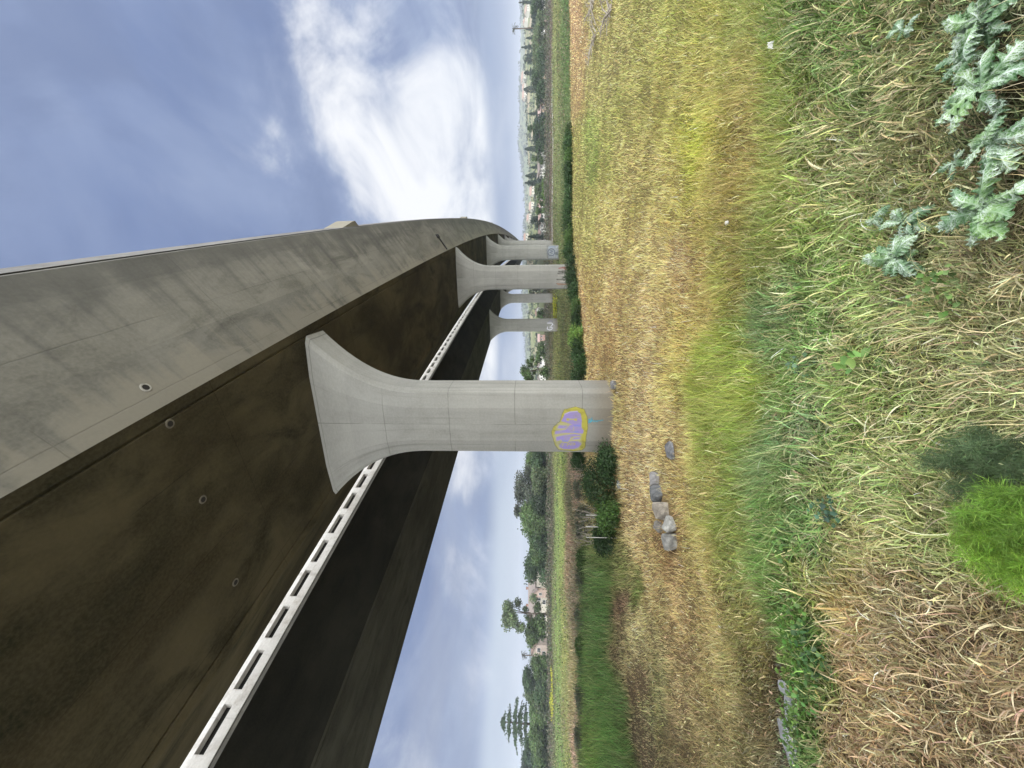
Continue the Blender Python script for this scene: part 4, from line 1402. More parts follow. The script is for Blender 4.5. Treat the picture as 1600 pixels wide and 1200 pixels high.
def build_weeds():
    tm = thistle_mat()
    T = [(1597, 30, 13, .15, 'large white marbled thistle in the bottom right corner'), (1599, 135, 12, .145, 'white marbled thistle next to the corner one'), (1604, 222, 10, .14, 'half hidden thistle cut by the lower frame edge'),
         (1604, 325, 13, .16, 'thistle with bright green young leaves, farthest left of the foot row'), (1560, 85, 8, .13, 'small frosted thistle above the corner one'),
         (1446, 402, 13, .145, 'lone white veined thistle standing amid the tangled grass'), (1455, 345, 7, .12, 'small dull thistle beside the lone one'), (1410, 340, 5, .09, 'flat grey green thistle leaves above the lone plant'), (1455, 45, 6, .08, 'tiny frosted thistle among grass near the right edge'), (1550, 250, 5, .09, 'thistle seedling behind the foot row')]
    for i, (x, y, n, L, lab) in enumerate(T):
        p = ground(x, y)
        o = leaf_mesh('foliage', n, L, 300 + i, 1.0, 7, 1.0).build('thistle', tm, None, True)
        o.location = p + Vector((0, 0, .07))
        o.rotation_euler = (0, 0, i * 1.3)
        tag(o, lab, 'thistle', 'milky veined thistles')
        BARE.append((p.x, p.y, L * .45))
    # feathery fennel
    for i, (x, y, H, rad, c, lab, n) in enumerate(((1640, 872, .36, .13, (.15, .27, .03), 'bright yellow green feathery fennel at the lower frame edge', 44), (1640, 812, .38, .10, (.14, .26, .035), 'second bright fennel plume leaning right beside the first', 40), (1600, 735, .24, .17, (.085, .135, .06), 'dull dark green feathery fennel behind the bright plumes', 34))):
        p = ground(min(x, 1599), y)
        p = Vector((p.x * (.86 if x > 1600 else 1), p.y * (.86 if x > 1600 else 1), 0))
        p.z = hz(p.x, p.y)
        root = empty('fennel', p)
        tag(root, lab, 'fennel', 'feathery fennel plants')
        st = MB()
        rs = random.Random(400 + i)
        A, B_, cc = [], [], []
        for k in range(n):
            az = rs.uniform(0, 6.283)
            rr = rad * rs.uniform(.05, 1) ** .6
            e = Vector((math.cos(az) * rr, math.sin(az) * rr, H * rs.uniform(.45, 1.0) * (1 - .35 * (rr / rad) ** 2)))
            s = Vector((rs.uniform(-.02, .02), rs.uniform(-.02, .02), 0))
            mid = s.lerp(e, .55) + Vector((0, 0, H * .12))
            st.tube([s, mid, e], [.0035, .0025, .001], 4)
            for j in range(30):
                t = rs.uniform(.35, 1)
                q = (s.lerp(mid, t / .55 * 1.0) if t < .55 else mid.lerp(e, (t - .55) / .45))
                for g in range(5):
                    d1 = Vector((rs.gauss(0, 1), rs.gauss(0, 1), rs.gauss(.5, .8))).normalized()
                    q1 = q + d1 * rs.uniform(.02, .05)
                    A.append(q), B_.append(q1)
                    for h in range(5):
                        d2 = (d1 + Vector((rs.gauss(0, .8), rs.gauss(0, .8), rs.gauss(0, .8)))).normalized()
                        q0 = q.lerp(q1, rs.uniform(.3, 1))
                        A.append(q0), B_.append(q0 + d2 * rs.uniform(.015, .035))
        A, B_ = np.array([tuple(a) for a in A]), np.array([tuple(b) for b in B_])
        m_ = len(A)
        sdv = np.cross(B_ - A, rng.normal(0, 1, (m_, 3)))
        sdv = sdv / (np.linalg.norm(sdv, axis=1, keepdims=True) + 1e-9) * .00042
        V = np.stack([A - sdv, A + sdv, B_], 1).reshape(-1, 3)
        colr = vary(np.repeat(np.array(c)[None], m_, 0), .25)
        colr = colr * np.exp(rng.normal(0, .32, n + 1))[np.minimum(np.arange(m_) // 900, n)][:, None]
        link('foliage', np_mesh('foliage', V, [(0, 1, 2)], 3, m_, np.repeat(colr[:, None], 3, 1).reshape(-1, 3)), M['leaf'], root)
        st.build('stem', plain('fennel_stem', tuple(x * .8 for x in c) + (1,)), root)
        BARE.append((p.x, p.y, .05))
    # broad leaved green weeds along the muddy edge and dotted in the tangle
    W = [(1268, 990, 230, .26, .034, (.09, .18, .035), 'leafy bright green weed patch below the mud, the broadest'), (1258, 1040, 180, .2, .03, (.12, .20, .04), 'yellowish green weed just above the broad patch'), (1290, 1015, 100, .16, .04, (.06, .135, .045), 'dark round leaved mallow inside the green patch'),
         (1262, 1110, 190, .2, .028, (.10, .18, .04), 'green weed spilling over the grey slabs'), (1268, 1170, 190, .22, .027, (.09, .165, .045), 'green weed at the left frame edge beside slabs'), (1285, 1075, 90, .16, .034, (.07, .16, .04), 'dark leaved weed between the slabs and the straw'),
         (1375, 568, 9, .08, .075, (.15, .28, .08), 'single pale broad leaf seedling amid the tangle'), (1275, 570, 40, .12, .03, (.12, .23, .12), 'bluish small leaved weed above the tangle'), (1322, 800, 40, .11, .035, (.07, .15, .09), 'grey green round weed in the straw'),
         (1500, 460, 60, .12, .024, (.13, .22, .06), 'low light green weed left of the thistles'), (1245, 850, 120, .16, .03, (.09, .18, .04), 'bright fine leaved weed at the end of the tall green patch')]
    for i, (x, y, n, rad, sz, c, lab) in enumerate(W):
        p = ground(x, y)
        root = empty('leafy_weed', p)
        tag(root, lab, 'weed', 'broad leaved weeds')
        a = rng.uniform(0, 6.283, n)
        r = rad * np.sqrt(rng.random(n))
        wx, wy = r * np.cos(a), r * np.sin(a)
        P = np.stack([wx, wy, hgt(wx + p.x, wy + p.y) - p.z + rng.uniform(.05, .24, n) * (1 - .5 * r / rad)], -1)
        N_ = 9
        V = np.zeros((n, N_ + 1, 3))
        nr = rng.normal(0, .5, (n, 3)) + np.array([0, -.2, 1.0])
        nr /= np.linalg.norm(nr, axis=1, keepdims=True)
        e1 = np.cross(nr, rng.normal(0, 1, (n, 3)))
        e1 /= np.linalg.norm(e1, axis=1, keepdims=True)
        e2 = np.cross(nr, e1)
        s_ = (sz * rng.uniform(.45, 1.05, n) / 2)[:, None]
        V[:, 0] = P - nr * s_ * .25
        for k in range(N_):
            an = k * 2 * math.pi / N_ + .35
            rr = (1 + .16 * (k % 2)) * (.55 if k == N_ - 1 else 1)
            V[:, k + 1] = P + (e1 * math.cos(an) * 1.15 + e2 * math.sin(an) * .9) * s_ * rr + nr * s_ * .15 * (k % 2)
        cc = vary(np.repeat(np.array(c)[None], n, 0), .28)
        link('foliage', np_mesh('foliage', V.reshape(-1, 3), [(0, k + 1, (k + 1) % N_ + 1) for k in range(N_)], N_ + 1, n, np.repeat(cc[:, None], N_ + 1, 1).reshape(-1, 3)), M['leaf'], root)
        b = MB()
        for k in range(0, n, 2):
            b.tube([(P[k, 0] * .3, P[k, 1] * .3, 0), tuple(P[k] - nr[k] * sz * .1)], .0016, 3, False)
        b.build('stem', plain('weed_stem', tuple(x * .8 for x in c) + (1,)), root)
    # a bit of white litter
    p = ground(1243, 68)
    b = MB()
    for k in range(5):
        a0, a1 = k * .5, k * .5 + .5
        b.poly([(.03 * math.cos(a0), .02 * math.sin(a0), 0), (.03 * math.cos(a1), .02 * math.sin(a1), .01 * (k % 2)), (.024 * math.cos(a1), .01, .045), (.026 * math.cos(a0), .012, .05 - .01 * (k % 2))])
    o = b.build('litter', plain('white_paper', (.85, .84, .84, 1), var=.05))
    o.location = p + Vector((0, 0, .16))
    tag(o, 'small crumpled white scrap of litter caught in the grass', 'litter')


# ------------------------------------------------------------------ the far side of the plain


def far_blob_mass(name, label, pts, n, size, col, hgt_, cat, dep=6.0):
    """uncountable brush following a line of picture points on the ground"""
    P, cc = [], []
    g = [Vector(p) for p in pts]
    for i in range(n):
        k = rng.random() * (len(g) - 1)
        j = min(int(k), len(g) - 2)
        q = g[j].lerp(g[j + 1], k - j)
        x, y = q.x + rng.normal(0, .5), q.y + rng.normal(0, dep)
        hh = hgt_ * (.35 + .9 * float(vnoise(x * .23, y * .23, 5)))
        P.append((x, y, hz(x, y) + hh * rng.random() ** .7))
    P = np.array(P)
    c = np.array(col)[rng.integers(0, len(col), n)]
    o = link(name, cards(P, size * rng.uniform(.5, 1.4, n), vary(c, .25), name, .7), M['leaf'])
    tag(o, label, cat, kind='stuff')


def gp(y, Y):
    X = (600 - y) / F * Y
    return Vector((X, Y, hz(X, Y)))


def build_far():
    A = gp
    far_blob_mass('brush', 'band of brown and grey brush along the near bank of the far tree line', [A(1215, 112), A(1000, 112), A(900, 112), A(700, 116)], 7000, .5, [(.11, .10, .06), (.07, .07, .04), (.13, .12, .09), (.06, .09, .035)], 1.5, 'brush')
    far_blob_mass('brush', 'band of grey brown brush in front of the far houses right of the bridge', [A(590, 128), A(450, 128), A(300, 128), A(150, 126), A(-15, 124)], 9000, .5, [(.12, .11, .075), (.08, .075, .05), (.14, .13, .10), (.07, .10, .04)], 1.9, 'brush')
    far_blob_mass('bramble', 'bright green bramble bank below the white far houses', [A(325, 140), A(282, 140)], 1800, .6, [(.06, .12, .02), (.09, .16, .03)], 2.4, 'bramble', 3)
    far_blob_mass('mustard_flowers', 'yellow flowering mustard strip left of the slim piers', [A(497, 76), A(470, 76)], 900, .22, [(.55, .50, .03), (.42, .44, .04), (.2, .26, .04)], .9, 'flowers', 2)
    far_blob_mass('mustard_flowers', 'yellow flowering mustard below the pine on the far left', [A(1110, 95), A(1085, 95), A(1045, 97)], 900, .25, [(.55, .50, .03), (.42, .44, .04), (.2, .26, .04)], .8, 'flowers', 2)
    # pale path across the plain
    b = MB()
    last = None
    for y in range(100, 440, 10):
        p = A(y, 98 + 3 * math.sin(y * .02))
        q = p + Vector((0, 1.7, 0))
        p.z = hz(p.x, p.y) + .10
        q.z = hz(q.x, q.y) + .14
        if last:
            b.poly([last[0], p, q, last[1]])
        last = (p, q)
    tag(b.build('path', plain('pale_gravel', (.50, .48, .45, 1))), 'pale straight path crossing the green plain', 'path', kind='structure')

    # trees beyond the plain: y, top, base, half width, distance, kind, colour, label
    g1, g2, g3, g4, gb = (.030, .058, .020), (.055, .092, .026), (.075, .105, .045), (.052, .062, .042), (.030, .050, .036)
    TL = [(712, 822, 20, 128, 'round', g2, 'mid green tree at the left edge of the front pier'), (735, 819, 20, 130, 'round', g3, 'pale green tree beside the dark gum'), (764, 801, 27, 126, 'gum', g4, 'tallest dark grey gum tree with gaps in its crown left of the pier'),
          (800, 802, 13, 135, 'gum', g4, 'slim gum top rising behind the green trees'), (806, 812, 22, 126, 'round', g2, 'broad green tree right of the small spire'), (828, 814, 8, 140, 'spire', g1, 'small dark conifer spire above the tree line'), (838, 823, 17, 128, 'round', g1, 'dark green tree below the spire'), (858, 827, 15, 126, 'round', g2, 'light topped tree between the spire and the round oak'),
          (884, 818, 19, 124, 'round', g1, 'dense round dark oak right of the long house'), (958, 784, 22, 120, 'airy', g3, 'tall airy pale green tree in front of the long house'), (984, 811, 9, 150, 'gum', g4, 'dark tuft topped tree behind the green round one'), (983, 822, 18, 118, 'round', g2, 'round yellow green tree between the two houses'), (1003, 828, 10, 150, 'round', g1, 'dark tree behind the gabled house'),
          (1035, 829, 14, 130, 'round', g2, 'bushy green tree left of the gabled house'), (1062, 815, 20, 128, 'gum', g1, 'dark broad tree left of the far palm'), (1085, 819, 15, 132, 'airy', g3, 'loose grey green tree before the tall pine'), (1108, 826, 16, 120, 'round', g2, 'light green tree at the foot of the tall pine'),
          (1130, 777, 46, 128, 'layer', g1, 'tall layered pine, the highest tree on the left'), (1150, 826, 17, 118, 'round', g2, 'green tree in front of the pine'), (1178, 816, 18, 128, 'gum', g1, 'dark tree second from the left frame edge'), (1198, 813, 16, 126, 'round', gb, 'dark tree cut by the left frame edge')]
    TL += [(722, 830, 15, 122, 'bushy', g1, 'low dark bushy tree at the foot of the mid green tree'), (748, 829, 16, 120, 'bushy', g3, 'pale shrubby tree below the tall grey gum'), (784, 826, 16, 121, 'bushy', g1, 'low dark tree between the grey gum and the broad green tree'), (818, 829, 15, 120, 'bushy', g2, 'bushy tree in front of the broad green tree'),
           (848, 832, 13, 119, 'bushy', g1, 'dark bush below the light topped tree'), (868, 829, 12, 121, 'bushy', g2, 'bush at the right foot of the round oak'), (1048, 833, 14, 119, 'bushy', g2, 'low green bush right of the dark broad tree'), (1076, 831, 15, 119, 'bushy', g1, 'low dark bush below the loose grey green tree'), (1096, 833, 13, 118, 'bushy', g3, 'pale green bush between the loose tree and the pine'), (1166, 832, 15, 116, 'bushy', g2, 'green bush at the left foot of the pine'), (1190, 830, 15, 116, 'bushy', g1, 'dark bush at the left frame edge under the dark trees')]
    for i, (y, xt, hw, Y, kd, c, lab) in enumerate(TL):
        p = A(y, Y)
        H = EYE + (826 - xt) / F * Y - p.z
        plant('tree' if kd not in ('spire', 'layer') else 'conifer', lab, 'tree', kd, p, H, hw / F * Y * 1.65, 6500 if hw > 14 else 2600, .62, np.array(c) * 1.25, 200 + i, 'trees beyond the plain on the left')
    TR = [(4, 811, 5, 190, 'spire', gb, 'pale spire tree at the right frame edge'), (10, 829, 10, 150, 'round', g1, 'dark tree at the right frame edge'), (21, 829, 6, 150, 'bushy', g1, 'square dark hedge tree near the right edge'), (27, 830, 3, 150, 'cypress', gb, 'first cypress of three near the right edge'), (34, 832, 3, 150, 'cypress', gb, 'middle cypress of three near the right edge'), (41, 831, 3, 150, 'cypress', gb, 'last cypress of three near the right edge'),
          (30, 837, 8, 138, 'round', g3, 'small light green tree under the cypresses'), (42, 838, 7, 138, 'round', g3, 'light green shrubby tree below the tall palm'), (46, 822, 7, 200, 'conifer', gb, 'bluish conifer behind the tall palm'), (60, 822, 6, 200, 'conifer', gb, 'bluish conifer left of the tall palm'), (74, 815, 7, 190, 'conifer', gb, 'pointed conifer rising above the light green trees'), (86, 820, 6, 190, 'conifer', gb, 'shorter pointed conifer beside the tall pointed one'),
          (70, 830, 14, 150, 'round', g3, 'light green round tree right of the dark clump'), (98, 831, 14, 150, 'round', g3, 'light yellow green tree above the dark clump'), (91, 838, 13, 138, 'bushy', g1, 'dark clump of tree in front of the light green ones'), (94, 818, 4, 210, 'round', gb, 'small dark tree on the skyline'), (114, 817, 9, 170, 'layer', gb, 'grey layered conifer right of the bare hill'),
          (127, 829, 11, 150, 'round', g1, 'dark tree above the long pink roof'), (140, 818, 3, 200, 'cypress', gb, 'thin dark cypress against the bare hill'), (142, 838, 9, 142, 'round', g1, 'round dark tree in front of the long pink roof'), (160, 836, 8, 160, 'round', g1, 'dark tree behind the long pink roof'), (178, 826, 6, 190, 'conifer', gb, 'grey conifer behind the roofs'), (192, 833, 10, 160, 'round', gb, 'grey green tree behind the end of the pink roof'),
          (201, 822, 13, 142, 'layer', g1, 'big dark pine overlapping the pink roof'), (216, 832, 9, 150, 'round', gb, 'dark bluish tree left of the big pine'), (233, 820, 2.5, 200, 'cypress', gb, 'thin cypress above the white sheds'), (232, 836, 11, 150, 'round', g1, 'dark tree beside the white sheds'), (248, 830, 5, 170, 'round', g2, 'small round green tree on the slope'),
          (262, 829, 6, 180, 'conifer', gb, 'faint conifer on the slope'), (275, 821, 2.5, 200, 'cypress', gb, 'thin cypress beside the big grey conifer'), (286, 820, 10, 170, 'conifer', gb, 'big pointed grey conifer standing over the light green bank'), (297, 835, 9, 150, 'round', g3, 'light green tree under the big conifer'), (312, 838, 8, 150, 'round', g2, 'green tree behind the white houses'),
          (328, 837, 6, 150, 'round', g2, 'green tree among the white houses'), (346, 828, 6, 170, 'round', gb, 'grey tree above the pink roofed houses'), (370, 825, 7, 170, 'conifer', gb, 'dark conifer close to the fourth pier'),
          (578, 812, 15, 112, 'airy', g2, 'bushy pale green tree seen right beside the front pier'), (556, 837, 8, 150, 'round', g2, 'light green round tree behind the lettered pier'), (543, 839, 7, 150, 'round', g2, 'low green tree left of the lettered pier'), (492, 838, 7, 150, 'round', g2, 'green tree framed between the slim piers'), (458, 826, 7, 150, 'gum', g4, 'dark tree framed beside the second pier')]
    for i, (y, xt, hw, Y, kd, c, lab) in enumerate(TR):
        p = A(y, Y)
        H = EYE + (826 - xt) / F * Y - p.z
        plant('tree' if kd not in ('spire', 'layer', 'conifer') else 'conifer', lab, 'tree', kd, p, H, hw / F * Y * 1.6, 2400 if hw > 8 else 1100, .62, np.array(c) * 1.3, 260 + i, 'trees beyond the plain on the right')
    # palms
    for i, (y, xt, Y, fr, lab) in enumerate(((45, 801, 160, 2.1, 'very tall slim palm standing above the trees on the right'), (1024, 815, 150, 1.9, 'slim palm with a round head between the far trees on the left'))):
        p = A(y, Y)
        H = EYE + (826 - xt) / F * Y - p.z - .8
        root = empty('palm_tree', p)
        tag(root, lab, 'palm')
        b = MB()
        b.tube([(0, 0, -.3), (.15, 0, H * .5), (.1, 0, H)], [.3, .24, .2], 7)
        b.build('trunk', M['wood'], root, True)
        P, n_ = [], 34
        for k in range(n_):
            az, th0 = k * 2.4, rng.uniform(-.5, 1.3)
            q = np.array([.1, 0, H])
            for s in range(12):
                th = th0 - s * .13
                q = q + np.array([math.cos(az) * math.cos(th), math.sin(az) * math.cos(th), math.sin(th)]) * fr / 12
                P.append(q + rng.normal(0, .05, 3))
        P = np.array(P)
        link('fronds', cards(P, .42 * rng.uniform(.7, 1.2, len(P)), vary(np.repeat(np.array([[.055, .06, .035]]), len(P), 0), .25), 'fronds', .3), M['leaf'], root)

# ------------------------------------------------------------------ houses, cars, poles
MH = {}


def hmat(k, c, var=.12):
    if k not in MH:
        MH[k] = plain(k, tuple(c) + (1,), .8, .2, var, 2.0)
    return MH[k]


def house(name, label, pos, size, rz, wall, roof, rh, wins, gable='x', storeys=1, group=None, chim=(), deck_=False, door=True):
    """walls with framed, recessed windows on the side that faces the viewer (-y), pitched roof with eaves"""
    w_, d_, h_ = size
    root = empty(name, pos, rz)
    tag(root, label, 'house', group)
    b = MB()
    b.box((0, 0, h_ / 2 - .5), (w_ / 2, d_ / 2, h_ / 2 + .5))
    if gable == 'y':
        for s in (-1, 1):
            y = s * d_ / 2
            p = [(-w_ / 2, y, h_), (w_ / 2, y, h_), (0, y, h_ + rh)]
            b.poly(p if s < 0 else p[::-1])
    else:
        for s in (-1, 1):
            x = s * w_ / 2
            p = [(x, d_ / 2, h_), (x, -d_ / 2, h_), (x, 0, h_ + rh)]
            b.poly(p if s < 0 else p[::-1])
    b.build('wall', hmat(*wall), root)
    r = MB()
    e = .45
    if gable == 'y':
        k = rh / (w_ / 2)
        for s in (-1, 1):
            o, i = (s * (w_ / 2 + e), h_ - e * k), (0, h_ + rh)
            q = [(o[0], -d_ / 2 - e, o[1] + .03), (o[0], d_ / 2 + e, o[1] + .03), (0, d_ / 2 + e, i[1] + .03), (0, -d_ / 2 - e, i[1] + .03)]
            q2 = [(x, y, z + .18) for x, y, z in q]
            r.poly(q2 if s > 0 else q2[::-1])
            r.poly(q[::-1] if s > 0 else q)
            r.poly([q[0], q[3], q2[3], q2[0]])
            r.poly([q[1], q[0], q2[0], q2[1]])
            r.poly([q[2], q[1], q2[1], q2[2]])
    else:
        k = rh / (d_ / 2)
        for s in (-1, 1):
            o = (s * (d_ / 2 + e), h_ - e * k)
            q = [(-w_ / 2 - e, o[0], o[1] + .03), (w_ / 2 + e, o[0], o[1] + .03), (w_ / 2 + e, 0, h_ + rh + .03), (-w_ / 2 - e, 0, h_ + rh + .03)]
            q2 = [(x, y, z + .18) for x, y, z in q]
            r.poly(q2 if s < 0 else q2[::-1])
            r.poly(q[::-1] if s < 0 else q)
            r.poly([q[0], q[1], q2[1], q2[0]])
            r.poly([q[1], q[2], q2[2], q2[1]])
            r.poly([q[3], q[0], q2[0], q2[3]])
    rf = r.build('roof', hmat(*roof), root)
    for cx in chim:
        c = MB()
        c.box((cx, .3, h_ + rh + .2), (.35, .35, .7))
        c.box((cx, .3, h_ + rh + .97), (.42, .42, .07))
        c.build('chimney', hmat('chimney_brick', (.30, .18, .14)), rf)
    for x, z, ww, wh in wins:
        f = MB()
        y = -d_ / 2
        t = .09
        for bx in ((x, z + wh / 2 + t / 2, ww / 2 + t, t / 2), (x, z - wh / 2 - t / 2, ww / 2 + t, t / 2), (x - ww / 2 - t / 2, z, t / 2, wh / 2), (x + ww / 2 + t / 2, z, t / 2, wh / 2), (x, z, .03, wh / 2)):
            f.box((bx[0], y - .05, bx[1]), (bx[2], .055, bx[3]))
        fo = f.build('window', hmat('white_trim', (.78, .78, .76)), root)
        g = MB()
        g.poly([(x - ww / 2, y - .012, z - wh / 2), (x + ww / 2, y - .012, z - wh / 2), (x + ww / 2, y - .012, z + wh / 2), (x - ww / 2, y - .012, z + wh / 2)])
        if 'pane' not in MH:
            m, t_, bs, o_ = mat('window_glass')
            bs.inputs['Base Color'].default_value = (.02, .025, .03, 1)
            bs.inputs['Roughness'].default_value = .08
            bs.inputs['Specular IOR Level'].default_value = .6
            MH['pane'] = m
        g.build('pane', MH['pane'], fo)
    return root


def car(label, pos, rz, col):
    root = empty('parked_car', pos, rz)
    tag(root, label, 'car', 'cars parked by the far houses')
    prof = [(-2.1, .35), (-2.15, .75), (-1.5, .95), (-.95, 1.42), (.75, 1.45), (1.5, .98), (2.15, .9), (2.2, .4)]
    b = MB()
    for s in (-1, 1):
        p = [(x, s * (.85 if z < 1 else .7), z) for x, z in prof]
        b.poly(p if s < 0 else p[::-1])
    for (x0, z0), (x1, z1) in zip(prof, prof[1:] + prof[:1]):
        y0, y1 = (.85 if z0 < 1 else .7), (.85 if z1 < 1 else .7)
        b.poly([(x0, y0, z0), (x1, y1, z1), (x1, -y1, z1), (x0, -y0, z0)])
    b.build('body', hmat('car_paint_' + '_'.join(str(int(c * 100)) for c in col), col, .03), root)
    g = MB()
    for s in (-1, 1):
        p = [(-1.3, s * .83, 1.0), (1.2, s * .83, 1.0), (.7, s * .74, 1.36), (-.9, s * .74, 1.36)]
        g.poly(p if s < 0 else p[::-1])
    if 'pane' in MH:
        g.build('window', MH['pane'], root)
    for x in (-1.35, 1.35):
        for s in (-1, 1):
            w_ = MB()
            w_.tube([(x, s * .72, .32), (x, s * .9, .32)], .32, 12)
            w_.build('wheel', M['dark'], root)


def build_town():
    S = F

    def A(y, Y):
        return gp(y, Y)
    cream, pink, grey, brown = ('cream_stucco', (.62, .58, .50)), ('pink_stucco', (.55, .42, .36)), ('grey_tile', (.20, .17, .155)), ('brown_tile', (.24, .17, .14))
    white, rose, tan = ('white_wall', (.74, .73, .70)), ('pink_roof', (.36, .26, .235)), ('tan_wall', (.55, .42, .31))
    # long cream house with grey roof, left
    Y = 140
    p = A(938, Y)
    sc = Y / F
    w_ = 86 * sc
    p.z = EYE + (826 - 853) * sc
    wn = [(x * sc, 2.9, 1.9, 1.5) for x in (-36, -30, -13, 14, 27)] + [(x * sc, 2.9, 1.0, 1.2) for x in (0, 5)] + [(x * sc, .9, 1.4, 1.1) for x in (-33, -12, 8, 24)]
    house('house', 'long cream house under a low grey roof behind the far hedge', p, (w_, 8, 4.2), 0.0, cream, grey, 2.3, wn, 'x', chim=(-2.0, 4.5))
    q = p + Vector((0, -4.6, 0)) + Vector(((914 - 938) * -sc * -1, 0, 0))
    house('house', 'narrow pink gabled wing standing in front of the long cream house', Vector((p.x + (938 - 914) * sc, p.y - 4.9, p.z)), (2.6, 1.6, 3.7), 0, pink, grey, 1.5, [(0, 2.3, .8, 1.0)], 'y')
    p = A(1013, 142)
    sc = 142 / F
    p.z = EYE + (826 - 852) * sc
    house('house', 'pale pink gabled house left of the round yellow green tree', p, (23 * sc, 8, 3.6), .25, ('pale_pink_stucco', (.58, .48, .42)), brown, 1.7, [(-1.3, 2.6, 1.2, 1.2), (1.2, 2.6, 1.2, 1.2), (0, .8, 1.6, 1.1)], 'y')
    p = A(840, 150)
    p.z = EYE - 24 * 150 / F
    house('house', 'small white house peeping between trees right of the round oak', p, (5, 6, 3), .1, white, brown, 1.4, [(-1, 1.7, 1, 1), (1, 1.7, 1, 1)], 'y')
    p = A(888, 132)
    p.z = EYE - 25 * 132 / F
    house('garden_shed', 'white shed at the foot of the dense round oak', p, (2.6, 2.6, 2.0), .3, white, grey, .6, [(0, 1.1, .8, .7)], 'y')
    # long tan building with pink roof, right
    Y = 165
    sc = Y / F
    for y0, y1, lab in ((96, 116, 'right end of the long tan building, a separate low block'), (128, 224, 'long low tan building under a thin pink roof')):
        p = A((y0 + y1) / 2, Y)
        p.z = EYE - 26 * sc
        n = max(2, int((y1 - y0) / 9))
        W = (y1 - y0) * sc
        house('low_building', lab, p, (W, 9, 2.2), 0, tan, rose, 1.0, [(-W / 2 + W * (k + .5) / n, 1.3, 1.1, .9) for k in range(n)], 'x')
    for y, x0, wd_, wl, rf, gb, lab in ((12, 849, 10, white, grey, 'x', 'white house at the right frame edge'), (52, 850, 8, white, grey, 'x', 'white low house under the light green trees'), (62, 846, 7, white, brown, 'y', 'white gabled house higher among the trees'), (74, 852, 4, white, grey, 'y', 'smallest white shed by the brush'),
                                        (248, 848, 8, white, grey, 'y', 'white shed left of the dark tree'), (266, 848, 14, white, grey, 'x', 'white house with dark openings on the slope'), (280, 847, 10, white, grey, 'x', 'white long shed behind the bramble bank'), (317, 848, 7, ('pink_wall', (.62, .45, .42)), rose, 'y', 'pink walled house left of the bramble bank'),
                                        (328, 849, 12, white, rose, 'x', 'white house with two dark doors'), (345, 849, 14, white, rose, 'x', 'white house with a pink roof'), (362, 849, 13, white, rose, 'y', 'white gabled house with a pale pink roof'), (376, 849, 9, white, grey, 'x', 'white house touching the fourth pier'),
                                        (500, 848, 14, white, grey, 'x', 'white house framed between the slim piers'), (488, 844, 8, white, brown, 'y', 'white gabled house up the slope between the slim piers'), (528, 848, 9, ('brick_pink', (.45, .28, .25)), rose, 'x', 'pinkish house left of the lettered pier'), (545, 848, 16, ('grey_wall', (.55, .54, .52)), grey, 'x', 'long grey block left of the lettered pier'), (566, 847, 14, white, grey, 'x', 'white block in front of the bushy tree'), (590, 848, 10, white, grey, 'y', 'white house at the right edge of the front pier')):
        Y = 175
        sc = Y / F
        p = A(y, Y)
        p.z = EYE + (826 - x0 - 1) * sc
        W = wd_ * sc
        house('house', lab, p, (W, 6, 1.7), .12 * ((y % 3) - 1), wl, rf, .9, [(-W / 4, 1.0, W * .22, .9), (W / 4, 1.0, W * .22, .9)], gb, group='houses beyond the plain')
    for y, c, lab in ((135, (.7, .7, .7), 'white car parked under the round dark tree'), (139, (.05, .05, .06), 'black car parked beside the white one'), (146, (.06, .06, .07), 'dark car parked left of the black one')):
        p = A(y, 145)
        p.z += .3
        car(lab, p, .1, c)
    # utility poles
    for y, xt, lab in ((310, 835, 'utility pole behind the white houses'), (273, 840, 'utility pole near the white sheds')):
        p = A(y, 150)
        H = EYE + (826 - xt) / F * 150 - p.z
        root = empty('utility_pole', p)
        tag(root, lab, 'pole', 'utility poles')
        b = MB()
        b.tube([(0, 0, -.4), (0, 0, H)], [.16, .11], 6)
        b.build('post', M['wood'], root)
        b = MB()
        b.box((0, 0, H - .5), (1.1, .06, .07))
        b.build('crossarm', M['wood'], root)
    # wire fence along the far hedge, left
    root = empty('wire_fence', (0, 0, 0))
    tag(root, 'dark rail fence running along the far bank below the trees', 'fence')
    b = MB()
    pts = [A(y, 121) for y in range(1000, 1216, 12)]
    for z in (.5, 1.0):
        b.tube([q + Vector((0, 0, z)) for q in pts], .05, 4)
    b.build('rail', M['dark'], root)
    for q in pts:
        b = MB()
        b.box(q + Vector((0, 0, .5)), (.07, .07, .7))
        b.build('post', M['dark'], root)


# ------------------------------------------------------------------ hills on the skyline


